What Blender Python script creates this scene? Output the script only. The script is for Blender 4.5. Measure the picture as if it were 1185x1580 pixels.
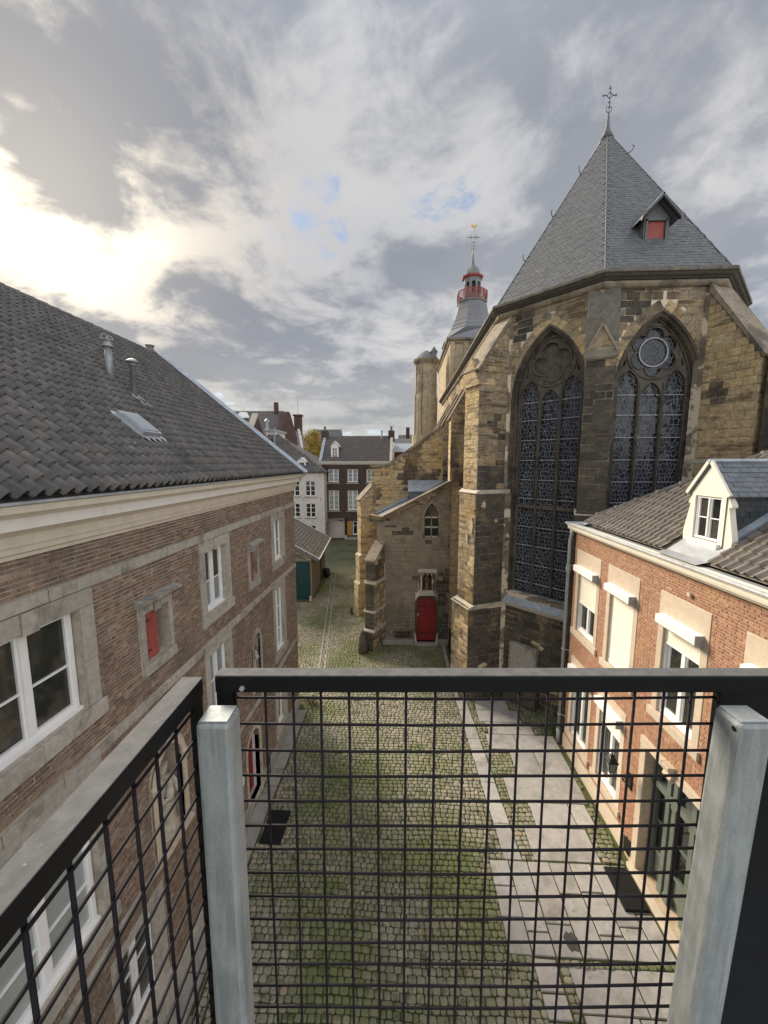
import bpy, math, random
import numpy as np
from mathutils import Vector, Matrix
from mathutils.geometry import tessellate_polygon
random.seed(7)
R = math.radians
for o in list(bpy.data.objects): bpy.data.objects.remove(o, do_unlink=True)
SC = bpy.context.scene
COL = SC.collection

# ------------------------------------------------------------------ camera
EYE = Vector((0, 0, 9.0)); PITCH = R(7.2); YAW = R(2.8); FPX = 594.0; PW, PH = 1185.0, 1580.0
FWD = Vector((-math.sin(YAW)*math.cos(PITCH), math.cos(YAW)*math.cos(PITCH), -math.sin(PITCH)))
RGT = Vector((math.cos(YAW), math.sin(YAW), 0)); UPV = RGT.cross(FWD)
cam = bpy.data.cameras.new('camera'); camo = bpy.data.objects.new('camera', cam); COL.objects.link(camo)
cam.sensor_fit = 'HORIZONTAL'; cam.sensor_width = 36.0; cam.lens = 36.0*FPX/PW
cam.clip_start = 0.05; cam.clip_end = 3000
camo.matrix_world = Matrix(((RGT.x, UPV.x, -FWD.x, EYE.x), (RGT.y, UPV.y, -FWD.y, EYE.y), (RGT.z, UPV.z, -FWD.z, EYE.z), (0, 0, 0, 1)))
SC.camera = camo
# ------------------------------------------------------------------ sky + sun
SUND = Vector((-0.60, 0.62, 0.50)).normalized()
GLOW = Vector((-0.61, 0.66, 0.44)).normalized()
SC.view_settings.view_transform = 'Standard'; SC.view_settings.look = 'None'
SC.view_settings.exposure = 1.28; SC.view_settings.gamma = 1.0; SC.view_settings.use_curve_mapping = False
sun = bpy.data.lights.new('sun', 'SUN'); sun.energy = 2.7; sun.angle = R(24); sun.color = (1.0, 0.88, 0.72)
suno = bpy.data.objects.new('sun', sun); COL.objects.link(suno)
suno.rotation_euler = (-SUND).to_track_quat('-Z', 'Y').to_euler(); suno.location = SUND*80

def build_world():
    w = bpy.data.worlds.new('World'); SC.world = w; w.use_nodes = True
    nt = w.node_tree; N = nt.nodes; L = nt.links; N.clear()
    out = N.new('ShaderNodeOutputWorld'); bg = N.new('ShaderNodeBackground'); bg.inputs[1].default_value = 0.1
    L.new(bg.outputs[0], out.inputs[0])
    sky = N.new('ShaderNodeTexSky'); sky.sky_type = 'NISHITA'; sky.sun_disc = False
    sky.sun_elevation = math.asin(SUND.z); sky.sun_rotation = math.atan2(SUND.x, SUND.y)
    tc = N.new('ShaderNodeTexCoord')
    def math_(op, a, b=None, c=None, clamp=False):
        n = N.new('ShaderNodeMath'); n.operation = op; n.use_clamp = clamp
        for i, v in enumerate((a, b, c)):
            if v is None: continue
            if isinstance(v, (int, float)): n.inputs[i].default_value = v
            else: L.new(v, n.inputs[i])
        return n.outputs[0]
    def mix(f, a, b, mode='MIX'):
        n = N.new('ShaderNodeMix'); n.data_type = 'RGBA'; n.blend_type = mode
        if isinstance(f, (int, float)): n.inputs[0].default_value = f
        else: L.new(f, n.inputs[0])
        for i, v in ((6, a), (7, b)):
            if isinstance(v, tuple): n.inputs[i].default_value = (*v, 1)
            else: L.new(v, n.inputs[i])
        return n.outputs[2]
    sep = N.new('ShaderNodeSeparateXYZ'); L.new(tc.outputs['Generated'], sep.inputs[0])
    z = math_('MAXIMUM', sep.outputs[2], 0.0)
    den = math_('ADD', z, 0.22)
    cx = math_('DIVIDE', sep.outputs[0], den); cy = math_('DIVIDE', sep.outputs[1], den)
    cmb = N.new('ShaderNodeCombineXYZ'); L.new(cx, cmb.inputs[0]); L.new(cy, cmb.inputs[1])
    def noise(scale, detail, rough, dist, off, vec=None):
        mp = N.new('ShaderNodeMapping'); L.new(vec or cmb.outputs[0], mp.inputs[0]); mp.inputs['Location'].default_value = off
        n = N.new('ShaderNodeTexNoise'); L.new(mp.outputs[0], n.inputs['Vector'])
        n.inputs['Scale'].default_value = scale; n.inputs['Detail'].default_value = detail
        n.inputs['Roughness'].default_value = rough; n.inputs['Distortion'].default_value = dist
        return n.outputs[0]
    def smooth(v, a, b, lo=0.0, hi=1.0):
        m = N.new('ShaderNodeMapRange'); m.interpolation_type = 'SMOOTHSTEP'; L.new(v, m.inputs[0])
        for i, q in enumerate((a, b, lo, hi)): m.inputs[i+1].default_value = q
        return m.outputs[0]
    big = noise(1.5, 10, 0.56, 0.25, (15.2, 3.1, 0))
    fine = noise(4.2, 12, 0.62, 0.4, (7.1, 4.2, 2))
    tone = noise(0.75, 6, 0.5, 0.2, (1.2, 9.4, 5))
    comb = math_('ADD', math_('MULTIPLY', big, 0.68), math_('MULTIPLY', fine, 0.32))
    cover = smooth(comb, 0.360, 0.415)                  # 0 = gap of blue, 1 = cloud
    thick = smooth(comb, 0.43, 0.55)                   # thicker cloud is greyer
    dv = N.new('ShaderNodeVectorMath'); dv.operation = 'DOT_PRODUCT'; L.new(tc.outputs['Generated'], dv.inputs[0]); dv.inputs[1].default_value = GLOW
    dot = math_('MAXIMUM', dv.outputs['Value'], 0.0)
    g1 = math_('POWER', dot, 22.0); g2 = math_('POWER', dot, 90.0)
    light = mix(smooth(tone, 0.35, 0.65), (2.05, 2.12, 2.3), (2.85, 2.82, 2.82))
    dark = mix(smooth(tone, 0.38, 0.62), (1.12, 1.22, 1.44), (1.55, 1.62, 1.80))
    cloud = mix(thick, light, dark)
    glow = mix(math_('MULTIPLY', g1, math_('SUBTRACT', 1.0, math_('MULTIPLY', thick, 0.8))), cloud, (5.2, 4.5, 3.5))
    glow = mix(math_('MULTIPLY', g2, math_('SUBTRACT', 1.0, math_('MULTIPLY', thick, 0.9))), glow, (8.0, 7.2, 5.8))
    hor = smooth(z, 0.0, 0.30, 0.55, 0.0)
    glow = mix(hor, glow, (2.5, 2.45, 2.2))
    # added sky brightness behind and overhead, as front-lit cloud, raised to light shaded walls
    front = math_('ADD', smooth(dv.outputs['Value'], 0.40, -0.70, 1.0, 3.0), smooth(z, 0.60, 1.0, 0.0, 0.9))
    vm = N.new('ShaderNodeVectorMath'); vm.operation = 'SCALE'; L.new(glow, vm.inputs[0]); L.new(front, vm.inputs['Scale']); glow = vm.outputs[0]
    blue = mix(0.75, sky.outputs[0], (1.15, 1.5, 2.15))
    col = mix(cover, blue, glow)
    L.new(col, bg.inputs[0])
build_world()

# ------------------------------------------------------------------ materials
MATS = {}
def M(name, cols, rough=0.85, fine=(9.0, 0.25), bump=(40.0, 0.2, 0.01), stains=(), metal=0.0, island=True, coat=0.0, waves=None, spec=0.35):
    """cols: colours picked per piece; fine: (scale, strength) brightness mottling; stains: (colour, scale, lo, hi, amount[, stretchz])"""
    m = bpy.data.materials.new(name); m.use_nodes = True; nt = m.node_tree; N = nt.nodes; L = nt.links
    b = N['Principled BSDF']; b.inputs['Roughness'].default_value = rough; b.inputs['Metallic'].default_value = metal
    b.inputs['Specular IOR Level'].default_value = spec; b.inputs['Coat Weight'].default_value = coat
    geo = N.new('ShaderNodeNewGeometry'); oi = N.new('ShaderNodeObjectInfo')
    a = N.new('ShaderNodeMath'); a.operation = 'ADD'; L.new(geo.outputs['Random Per Island'], a.inputs[0]); L.new(oi.outputs['Random'], a.inputs[1])
    fr = N.new('ShaderNodeMath'); fr.operation = 'FRACT'; L.new(a.outputs[0], fr.inputs[0])
    ramp = N.new('ShaderNodeValToRGB'); cr = ramp.color_ramp
    if len(cols) == 1: cols = [cols[0], cols[0]]
    for i, c in enumerate(cols):
        p = i/(len(cols)-1)
        e = cr.elements[0] if i == 0 else (cr.elements[-1] if i == len(cols)-1 else cr.elements.new(p))
        if i == len(cols)-1: e.position = 1.0
        e.color = (*c, 1)
    def noise(scale, detail=5, rgh=0.6, sz=1.0, off=0.0):
        mp = N.new('ShaderNodeMapping'); L.new(geo.outputs['Position'], mp.inputs[0]); mp.inputs['Scale'].default_value = (1, 1, sz)
        mp.inputs['Location'].default_value = (off, off*.7, off*.3)
        n = N.new('ShaderNodeTexNoise'); n.inputs['Scale'].default_value = scale; n.inputs['Detail'].default_value = detail; n.inputs['Roughness'].default_value = rgh
        L.new(mp.outputs[0], n.inputs['Vector']); return n.outputs[0]
    if island: L.new(fr.outputs[0], ramp.inputs[0])
    else: L.new(noise(fine[0]*.37, 6, 0.6, 1, 4.0), ramp.inputs[0])
    col = ramp.outputs[0]
    mr = N.new('ShaderNodeMapRange'); L.new(noise(fine[0], 6), mr.inputs[0])
    for i, q in enumerate((0.3, 0.7, 1-fine[1], 1+fine[1])): mr.inputs[i+1].default_value = q
    mx = N.new('ShaderNodeVectorMath'); mx.operation = 'SCALE'; L.new(col, mx.inputs[0]); L.new(mr.outputs[0], mx.inputs['Scale']); col = mx.outputs[0]
    for k, s in enumerate(stains):
        c, sc, lo, hi, amt = s[:5]; sz = s[5] if len(s) > 5 else 1.0
        m2 = N.new('ShaderNodeMapRange'); L.new(noise(sc, 7, 0.62, sz, 11.0*(k+1)), m2.inputs[0])
        for i, q in enumerate((lo, hi, 0, amt)): m2.inputs[i+1].default_value = q
        x = N.new('ShaderNodeMix'); x.data_type = 'RGBA'; L.new(m2.outputs[0], x.inputs[0]); L.new(col, x.inputs[6]); x.inputs[7].default_value = (*c, 1); col = x.outputs[2]
    L.new(col, b.inputs['Base Color'])
    if bump:
        bp = N.new('ShaderNodeBump'); bp.inputs['Strength'].default_value = bump[1]; bp.inputs['Distance'].default_value = bump[2]
        L.new(noise(bump[0], 6, 0.65), bp.inputs['Height']); L.new(bp.outputs[0], b.inputs['Normal'])
    MATS[name] = m; return m

M('brick_brown', [(.19,.125,.088), (.25,.163,.115), (.14,.10,.078), (.34,.26,.195), (.21,.14,.104), (.28,.205,.15), (.155,.122,.098)], .92, (14, .3), (70, .5, .006),
  [((.32,.27,.22), 22, .60, .72, .5), ((.12,.10,.085), .9, .50, .64, .6), ((.27,.24,.20), 2.2, .6, .75, .3)])
M('mortar_grey', [(.45,.395,.32)], .95, (9, .25), (60, .5, .006), [((.10,.085,.07), 1.3, .5, .66, .6)], island=False)
M('brick_red', [(.345,.175,.11), (.30,.15,.095), (.38,.205,.13), (.32,.165,.108), (.42,.25,.155)], .9, (14, .2), (70, .4, .005),
  [((.46,.30,.12), 1.6, .55, .72, .4), ((.22,.13,.08), 2.8, .58, .72, .35)])
M('shed_brick', [(.17,.145,.11), (.21,.18,.14), (.14,.12,.095), (.23,.19,.14)], .92, (9, .3), (40, .4, .006), [((.09,.09,.06), 1.2, .5, .66, .6)])
M('shed_tile', [(.085,.075,.066), (.105,.092,.08), (.07,.064,.058), (.12,.10,.09)], .88, (6, .3), (40, .4, .006), [((.15,.15,.09), 1.4, .58, .72, .6), ((.14,.10,.09), .8, .58, .7, .5)])
M('mortar_beige', [(.50,.39,.27)], .95, (9, .2), (60, .4, .005), [((.42,.33,.16), 1.6, .55, .72, .4)], island=False)
M('bluestone', [(.37,.345,.305), (.43,.40,.35), (.33,.31,.275), (.39,.365,.325)], .9, (12, .2), (60, .5, .006),
  [((.13,.125,.11), 2.4, .54, .66, .7, .6), ((.5,.47,.40), 30, .68, .74, .5)])
M('sand_trim', [(.56,.47,.36), (.52,.43,.33), (.58,.50,.39)], .85, (8, .1), (80, .2, .003), [((.36,.30,.23), 2.5, .6, .74, .4, .5)])
ST = [((.060,.050,.040), .45, .50, .61, .85, .6), ((.44,.30,.12), .75, .54, .66, .65), ((.085,.066,.045), .9, .52, .62, .75, 6.5), ((.05,.045,.038), 5.0, .60, .68, .6)]
M('church_stone', [(.34,.26,.165), (.41,.315,.195), (.29,.23,.155), (.37,.285,.18), (.31,.255,.19)], .94, (6, .32), (16, 1.0, .035), ST)
M('church_stone_warm', [(.50,.375,.205), (.57,.43,.235), (.45,.345,.20), (.53,.42,.25)], .94, (6, .3), (14, 1.0, .04),
  [((.17,.13,.08), .8, .52, .62, .8, 5.5), ((.56,.38,.13), .8, .54, .66, .6), ((.09,.075,.055), 1.6, .60, .68, .75)])
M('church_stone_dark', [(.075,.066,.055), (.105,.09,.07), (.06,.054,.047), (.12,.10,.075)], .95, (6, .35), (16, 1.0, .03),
  [((.25,.185,.10), .8, .58, .67, .7), ((.19,.15,.10), 1.0, .60, .68, .6, 5.5), ((.21,.20,.175), 1.1, .6, .72, .45, 2.0)])
M('jamb_dark', [(.13,.11,.085)], .9, (8, .35), (30, .6, .012), [((.045,.04,.036), 1.5, .48, .60, .8), ((.34,.29,.21), 3.2, .62, .70, .6)], island=False)
M('mortar_church', [(.24,.20,.15)], .95, (5, .3), (30, .5, .01), [((.07,.06,.05), .6, .5, .62, .7), ((.70,.61,.46), 1.0, .50, .54, 1.0)], island=False)
M('render_pale', [(.52,.45,.28)], .95, (9, .25), (40, .6, .01), [((.30,.22,.12), 4, .52, .66, .7)], island=False)
M('annex_stone', [(.245,.20,.145), (.275,.225,.16), (.22,.185,.135), (.255,.21,.15)], .92, (3, .22), (34, .6, .015), [((.40,.30,.16), .6, .54, .68, .5, .5), ((.09,.08,.065), .55, .52, .64, .7, .5), ((.10,.09,.075), 3.4, .56, .68, .5, .25)])
M('church_slab', [(.17,.155,.13)], .9, (6, .3), (34, .6, .02), [((.28,.25,.17), .9, .5, .64, .7), ((.08,.075,.065), 2.4, .52, .64, .6)], island=False)
M('church_trim', [(.27,.225,.165), (.31,.255,.185), (.24,.20,.15)], .9, (8, .3), (40, .4, .01), [((.06,.055,.05), 1.1, .5, .62, .7), ((.34,.27,.17), 2.0, .62, .70, .5)])
M('tracery_stone', [(.125,.11,.09)], .9, (8, .3), (40, .4, .01), [((.05,.047,.042), 1.6, .5, .65, .6), ((.25,.21,.15), 3.0, .62, .70, .5)], island=False)
M('pale_string', [(.50,.45,.36)], .85, (8, .2), (40, .3, .006), [((.16,.14,.11), 2.2, .56, .7, .6)], island=False)
M('cornice_shade', [(.085,.075,.066)], .8, (6, .25), (40, .3, .006), [((.22,.18,.13), 2.6, .6, .72, .45)], island=False)
M('pantile_grey', [(.115,.11,.107), (.138,.13,.122), (.095,.092,.09), (.16,.15,.137), (.122,.115,.108)], .72, (10, .25), (90, .3, .003),
  [((.17,.165,.12), 7, .66, .74, .55), ((.06,.06,.058), 2.4, .55, .7, .5), ((.36,.36,.28), 11, .67, .72, .7), ((.03,.03,.03), 1.0, .55, .7, .4)])
M('pantile_brown', [(.19,.17,.145), (.225,.20,.17), (.165,.148,.128), (.205,.185,.155), (.25,.22,.18)], .8, (10, .2), (90, .3, .003),
  [((.07,.06,.05), 3.4, .58, .72, .5), ((.26,.24,.17), 9, .68, .75, .4)])
M('pantile_far', [(.115,.105,.098)], .8, (2, .2), (10, .3, .01), [((.16,.15,.13), 1.2, .55, .7, .5)], island=False)
M('slate', [(.125,.129,.133), (.142,.146,.15), (.112,.116,.12), (.133,.137,.138), (.155,.157,.157)], .55, (10, .18), (60, .25, .003), [((.19,.19,.175), 3.2, .62, .74, .35)])
M('slate_dark', [(.055,.065,.075), (.075,.085,.095), (.045,.055,.062), (.085,.095,.10)], .55, (10, .2), (60, .3, .003))
M('slate_blue', [(.14,.155,.18), (.17,.185,.205), (.12,.135,.155)], .5, (10, .2), (60, .25, .003))
M('slate_far', [(.19,.19,.197)], .7, (6, .15), (30, .2, .01), island=False)
M('lead', [(.40,.45,.50)], .5, (6, .2), (14, .25, .01), [((.24,.27,.31), 2.6, .5, .68, .6)], metal=.2, island=False)
M('zinc', [(.40,.42,.44)], .5, (7, .15), (20, .15, .004), [((.22,.23,.24), 3, .56, .7, .5)], metal=.4, island=False)
M('paint_white', [(.82,.82,.81)], .45, (5, .05), (50, .1, .001), [((.55,.54,.50), 6, .62, .75, .4)], island=False)
M('paint_grey_white', [(.74,.725,.69)], .55, (5, .06), (50, .15, .001), [((.40,.38,.33), 3, .58, .72, .35)], island=False)
M('paint_cream', [(.66,.61,.51)], .5, (5, .08), (50, .15, .001), [((.38,.33,.25), 2.6, .58, .72, .4)], island=False)
M('paint_cream_light', [(.80,.75,.63)], .5, (5, .05), (50, .1, .001), island=False)
M('stucco_white', [(.66,.62,.58)], .9, (2, .1), (30, .2, .004), [((.45,.42,.38), .9, .55, .7, .5)], island=False)
M('red_paint', [(.24,.022,.018)], .55, (9, .12), (60, .15, .002), [((.18,.02,.02), 3, .58, .7, .5)], island=False)
M('red_paint_pale', [(.33,.085,.07)], .6, (9, .2), (60, .2, .002), [((.20,.045,.04), 5, .52, .68, .6)], island=False)
M('teal_paint', [(.012,.055,.066)], .45, (4, .15), (50, .1, .002), island=False)
M('green_grey_paint', [(.13,.15,.125)], .45, (5, .15), (50, .1, .002), [((.25,.26,.22), 4, .6, .7, .3)], island=False)
M('black_paint', [(.006,.006,.007)], .5, (20, .25), (200, .25, .0005), island=False, spec=.2)
M('wire_paint', [(.010,.008,.011)], .6, (30, .3), (260, .3, .0005), [((.05,.042,.04), 55, .62, .70, .4)], island=False, spec=.2)
M('rail_dust', [(.115,.115,.113)], .85, (55, .22), (240, .5, .0015), [((.09,.09,.088), 22, .54, .66, .5), ((.33,.33,.32), 130, .66, .70, .6)], island=False)
M('galvanised', [(.33,.35,.345)], .5, (11, .16), (120, .3, .0008), [((.21,.235,.235), 62, .44, .62, .7, .10), ((.50,.53,.53), 90, .56, .70, .55, .06), ((.24,.27,.27), 180, .5, .6, .4), ((.42,.45,.45), 12, .5, .62, .5, .6), ((.20,.13,.10), 46, .70, .76, .5)], metal=.3, island=False)
M('iron_black', [(.012,.012,.013)], .5, (9, .2), None, island=False)
M('gold', [(.50,.36,.12)], .45, (9, .1), None, metal=1, island=False)
M('rubber_mat', [(.010,.010,.010)], .95, (70, .4), (300, .8, .003), island=False)
M('cobble', [(.235,.225,.165), (.30,.275,.20), (.19,.19,.145), (.36,.32,.23), (.24,.235,.18), (.28,.27,.21), (.33,.265,.18)], .8, (30, .25), (60, .5, .006),
  [((.115,.145,.035), .50, .43, .60, .74), ((.13,.13,.065), 2.6, .52, .66, .5), ((.055,.068,.022), 6, .52, .64, .65)])
M('moss_joint', [(.06,.072,.024), (.095,.11,.034)], .95, (10, .35), (70, .9, .02), [((.13,.115,.075), 1.4, .54, .66, .65), ((.11,.14,.03), 2.6, .56, .68, .6)], island=False)
M('ground_far', [(.10,.11,.055)], .95, (5, .3), (12, .9, .03), [((.20,.18,.125), 8, .5, .55, .7), ((.06,.075,.022), .6, .48, .62, .65)], island=False)
M('flagstone', [(.37,.355,.33), (.43,.41,.38), (.33,.32,.30), (.41,.38,.35)], .82, (5, .14), (50, .3, .005),
  [((.20,.19,.165), 1.7, .52, .66, .6), ((.20,.215,.11), 3.2, .58, .70, .55), ((.13,.13,.12), 11, .60, .68, .5), ((.48,.46,.42), 6, .62, .70, .4)])
M('kerb_stone', [(.27,.26,.235), (.32,.305,.275)], .82, (5, .14), (50, .3, .005), [((.13,.14,.09), 2.2, .52, .66, .5)])
M('brick_far', [(.085,.060,.052)], .92, (1.5, .15), (20, .2, .01), [((.06,.043,.038), 3, .5, .65, .6), ((.14,.11,.09), 9, .55, .65, .3)], island=False)
M('brick_far_red', [(.095,.055,.047)], .92, (2, .2), (20, .2, .01), island=False)
M('tower_stone', [(.46,.37,.24), (.50,.41,.27), (.42,.34,.225), (.53,.44,.31)], .9, (3, .25), (12, .5, .03), [((.14,.115,.085), .55, .54, .64, .65), ((.46,.27,.12), .4, .56, .68, .5)])
M('pane_dark', [(.012,.014,.014)], .06, (3, .2), (1.4, .08, .01), island=True, spec=.6)
M('pane_pale', [(.34,.37,.36)], .12, (2, .08), (1.4, .05, .01), island=False, spec=.6)
M('pane_blue', [(.22,.26,.29)], .12, (2, .15), (1.4, .05, .01), island=False, spec=.6)
M('pane_room', [(.030,.034,.030)], .05, (2.5, .4), (1.4, .05, .01), [((.085,.075,.06), 2.2, .54, .62, .7)], island=False, spec=.6)
M('stained_glass', [(.012,.014,.024), (.022,.026,.042), (.035,.04,.055), (.010,.011,.018), (.045,.052,.066)], .22, (6, .3), (30, .25, .003), spec=.6)
M('lead_came', [(.24,.255,.27), (.36,.38,.40)], .5, (5, .3), None, metal=.2)
M('saddle_bar', [(.52,.53,.53)], .5, (5, .2), None, island=False)
M('statue_stone', [(.45,.40,.33)], .85, (12, .25), (60, .4, .004), [((.17,.14,.11), 6, .52, .65, .6)], island=False)
M('statue_wood', [(.17,.085,.035)], .6, (14, .4), (60, .4, .004), [((.34,.22,.08), 9, .55, .66, .6)], island=False)
M('verdigris', [(.22,.27,.24)], .7, (4, .2), None, island=False)
M('leaf_yellow', [(.42,.27,.035), (.34,.24,.04), (.24,.20,.045), (.48,.33,.06)], .8, (1, .2), None)
M('dry_leaf', [(.14,.10,.05), (.20,.16,.08), (.09,.075,.04)], .9, (5, .2), None)
M('bark', [(.06,.045,.03)], .9, (9, .3), (20, .5, .02), island=False)
M('ochre_panel', [(.42,.22,.05)], .7, (3, .15), None, island=False)
M('lamp_glass', [(.16,.18,.17)], .08, (3, .1), None, island=False, spec=.7)
M('plant_pale', [(.5,.45,.42), (.3,.34,.22), (.14,.18,.07)], .9, (5, .2), None)
M('moss', [(.10,.12,.035)], .95, (14, .4), (60, .9, .02), island=False)
M('damp_stain', [(.07,.065,.06)], .7, (14, .3), None, island=False)

# ------------------------------------------------------------------ object helpers
WM = {}
def _link(o, parent):
    COL.objects.link(o)
    if parent is not None:
        o.parent = parent; o.matrix_parent_inverse = WM[parent.name].inverted()
    WM[o.name] = Matrix.Identity(4)
    return o
def thing(name, label, cat, loc=(0, 0, 0), group=None):
    o = bpy.data.objects.new(name, None); COL.objects.link(o); o.location = loc; o.empty_display_size = .3
    o['label'] = label; o['category'] = cat
    if group: o['group'] = group
    WM[o.name] = Matrix.Translation(loc); return o
def tag(o, label, cat, group=None):
    o['label'] = label; o['category'] = cat
    if group: o['group'] = group
    return o
class MB:
    def __init__(s): s.v = []; s.f = []; s.mi = []; s.mats = []
    def add(s, vs, fs, mat=None):
        b = len(s.v); s.v += [tuple(v) for v in vs]; s.f += [tuple(i+b for i in f) for f in fs]
        k = 0
        if mat is not None:
            if mat not in s.mats: s.mats.append(mat)
            k = s.mats.index(mat)
        s.mi += [k]*len(fs); return s
    def box(s, x0, x1, y0, y1, z0, z1, mat=None, fr=None):
        vs = [(x, y, z) for x in (x0, x1) for y in (y0, y1) for z in (z0, z1)]
        if fr: vs = [fr(*v) for v in vs]
        return s.add(vs, [(0,1,3,2), (4,6,7,5), (0,4,5,1), (2,3,7,6), (0,2,6,4), (1,5,7,3)], mat)
    def prism(s, poly, fn, a, b, mat=None, caps=(True, True)):
        """poly of (p,q); fn(p,q,t)->world ; extruded t from a to b"""
        n = len(poly); vs = [fn(p, q, a) for p, q in poly]+[fn(p, q, b) for p, q in poly]
        fs = [(i, (i+1) % n, n+(i+1) % n, n+i) for i in range(n)]
        tri = tessellate_polygon([[Vector((p, q, 0)) for p, q in poly]])
        if caps[0]: fs += [tuple(t) for t in tri]
        if caps[1]: fs += [tuple(i+n for i in reversed(t)) for t in tri]
        return s.add(vs, fs, mat)
    def tube(s, pts, r, seg=6, mat=None, closed=False, radii=None):
        pts = [Vector(p) for p in pts]; n = len(pts); vs = []; prev = None
        for i, p in enumerate(pts):
            a = pts[(i-1) % n] if (closed or i > 0) else p; b = pts[(i+1) % n] if (closed or i < n-1) else p
            t = (b-a).normalized() if (b-a).length > 1e-9 else Vector((0, 0, 1))
            if prev is None:
                ref = Vector((0, 0, 1)) if abs(t.z) < .9 else Vector((1, 0, 0)); x = t.cross(ref).normalized()
            else: x = (prev-t*prev.dot(t)).normalized()
            prev = x; y = t.cross(x); rr = radii[i] if radii else r
            vs += [p+x*math.cos(k*2*math.pi/seg)*rr+y*math.sin(k*2*math.pi/seg)*rr for k in range(seg)]
        fs = []
        for i in range(n if closed else n-1):
            j = (i+1) % n
            fs += [(i*seg+k, i*seg+(k+1) % seg, j*seg+(k+1) % seg, j*seg+k) for k in range(seg)]
        if not closed: fs += [tuple(reversed(range(seg))), tuple((n-1)*seg+k for k in range(seg))]
        return s.add(vs, fs, mat)
    def lathe(s, c, prof, seg=16, mat=None, rot=0.0, sx=1.0, sy=1.0, fold=None):
        vs = []; n = len(prof)
        for i, (r, z) in enumerate(prof):
            for k in range(seg):
                a = rot+k*2*math.pi/seg; q = 1.0
                if fold: q = 1+fold(a, i/(n-1))
                vs.append((c[0]+r*q*sx*math.cos(a), c[1]+r*q*sy*math.sin(a), c[2]+z))
        fs = [(i*seg+k, i*seg+(k+1) % seg, (i+1)*seg+(k+1) % seg, (i+1)*seg+k) for i in range(n-1) for k in range(seg)]
        fs += [tuple(reversed(range(seg))), tuple((n-1)*seg+k for k in range(seg))]
        return s.add(vs, fs, mat)
    def build(s, name, mat, parent=None, smooth=False, bevel=0):
        me = bpy.data.meshes.new(name); me.from_pydata(s.v, [], s.f)
        for m in (s.mats or [mat]): me.materials.append(MATS[m])
        if s.mats: me.polygons.foreach_set('material_index', s.mi)
        if smooth: me.polygons.foreach_set('use_smooth', [True]*len(me.polygons))
        me.update(); o = bpy.data.objects.new(name, me); _link(o, parent)
        if bevel:
            b = o.modifiers.new('bevel', 'BEVEL'); b.width = bevel; b.segments = 2; b.limit_method = 'ANGLE'
        return o
def struct(o): o['kind'] = 'structure'; return o
def stuff(o): o['kind'] = 'stuff'; return o

class Fr:
    """facade frame: (a along, n outward, z up)"""
    def __init__(s, o, U, N): s.o = Vector(o); s.U = Vector(U).normalized(); s.N = Vector(N).normalized(); s.Z = Vector((0, 0, 1))
    def __call__(s, a, n, z): return s.o+s.U*a+s.N*n+s.Z*z
    def mat(s, a, n, z, la, ln, lz, jit=0.0):
        p = s(a, n, z); U, N, Z = s.U, s.N, s.Z
        if jit:
            q = Matrix.Rotation(random.uniform(-jit, jit), 3, N) @ Matrix.Rotation(random.uniform(-jit, jit)*1.5, 3, Z)
            U = q @ U; N = q @ N; Z = q @ Z
        return Matrix(((U.x*la, N.x*ln, Z.x*lz, p.x), (U.y*la, N.y*ln, Z.y*lz, p.y), (U.z*la, N.z*ln, Z.z*lz, p.z), (0, 0, 0, 1)))
class FrZ(Fr):
    """ground frame: a = x, 'z' = y, outward = up"""
    def __init__(s, o=(0, 0, 0), ang=0.0):
        s.o = Vector(o); s.U = Vector((math.cos(ang), math.sin(ang), 0)); s.Z = Vector((-math.sin(ang), math.cos(ang), 0)); s.N = Vector((0, 0, 1))

# piece prototypes, unit size: x,z in +-.5, y from 0 (back) to 1 (front)
def proto_block(cx, cz, j, seed):
    r = random.Random(seed); g = lambda: r.uniform(-j, j)
    vs = []
    for x, z in ((-.5, -.5), (.5, -.5), (.5, .5), (-.5, .5)): vs.append((x, 0, z))
    for x, z in ((-.5, -.5), (.5, -.5), (.5, .5), (-.5, .5)): vs.append((x*(1-cx*.3)+g()*.12, .72+g()*.1, z*(1-cz*.3)+g()*.2))
    for x, z in ((-.5, -.5), (.5, -.5), (.5, .5), (-.5, .5)): vs.append((x*(1-cx*1.6)+g()*.12, 1+g()*.5, z*(1-cz*1.6)+g()*.2))
    fs = []
    for a in (0, 4):
        for i in range(4): fs.append((a+i, a+(i+1) % 4, a+4+(i+1) % 4, a+4+i))
    fs.append((8, 9, 10, 11)); return vs, fs
def proto_rough(seed, n=3):
    r = random.Random(seed); vs = []; fs = []
    m = n+1
    for i in range(m+1):
        for k in range(m+1):
            x = -.5+i/m; z = -.5+k/m; e = (i in (0, m)) or (k in (0, m))
            vs.append((x+(0 if e else r.uniform(-.04, .04)), (.55+r.uniform(-.12, .12)) if e else 1+r.uniform(-.28, .28), z+(0 if e else r.uniform(-.05, .05))))
    for i in range(m):
        for k in range(m): fs.append((i*(m+1)+k, (i+1)*(m+1)+k, (i+1)*(m+1)+k+1, i*(m+1)+k+1))
    b = len(vs); vs += [(-.5, 0, -.5), (.5, 0, -.5), (.5, 0, .5), (-.5, 0, .5)]
    c = [0, m*(m+1), m*(m+1)+m, m]
    edge = [[i*(m+1) for i in range(m+1)], [m*(m+1)+k for k in range(m+1)], [i*(m+1)+m for i in range(m, -1, -1)], [k for k in range(m, -1, -1)]]
    for q, e in enumerate(edge): fs.append(tuple([b+q]+[b+(q+1) % 4]+list(reversed(e))))
    return vs, fs
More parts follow.
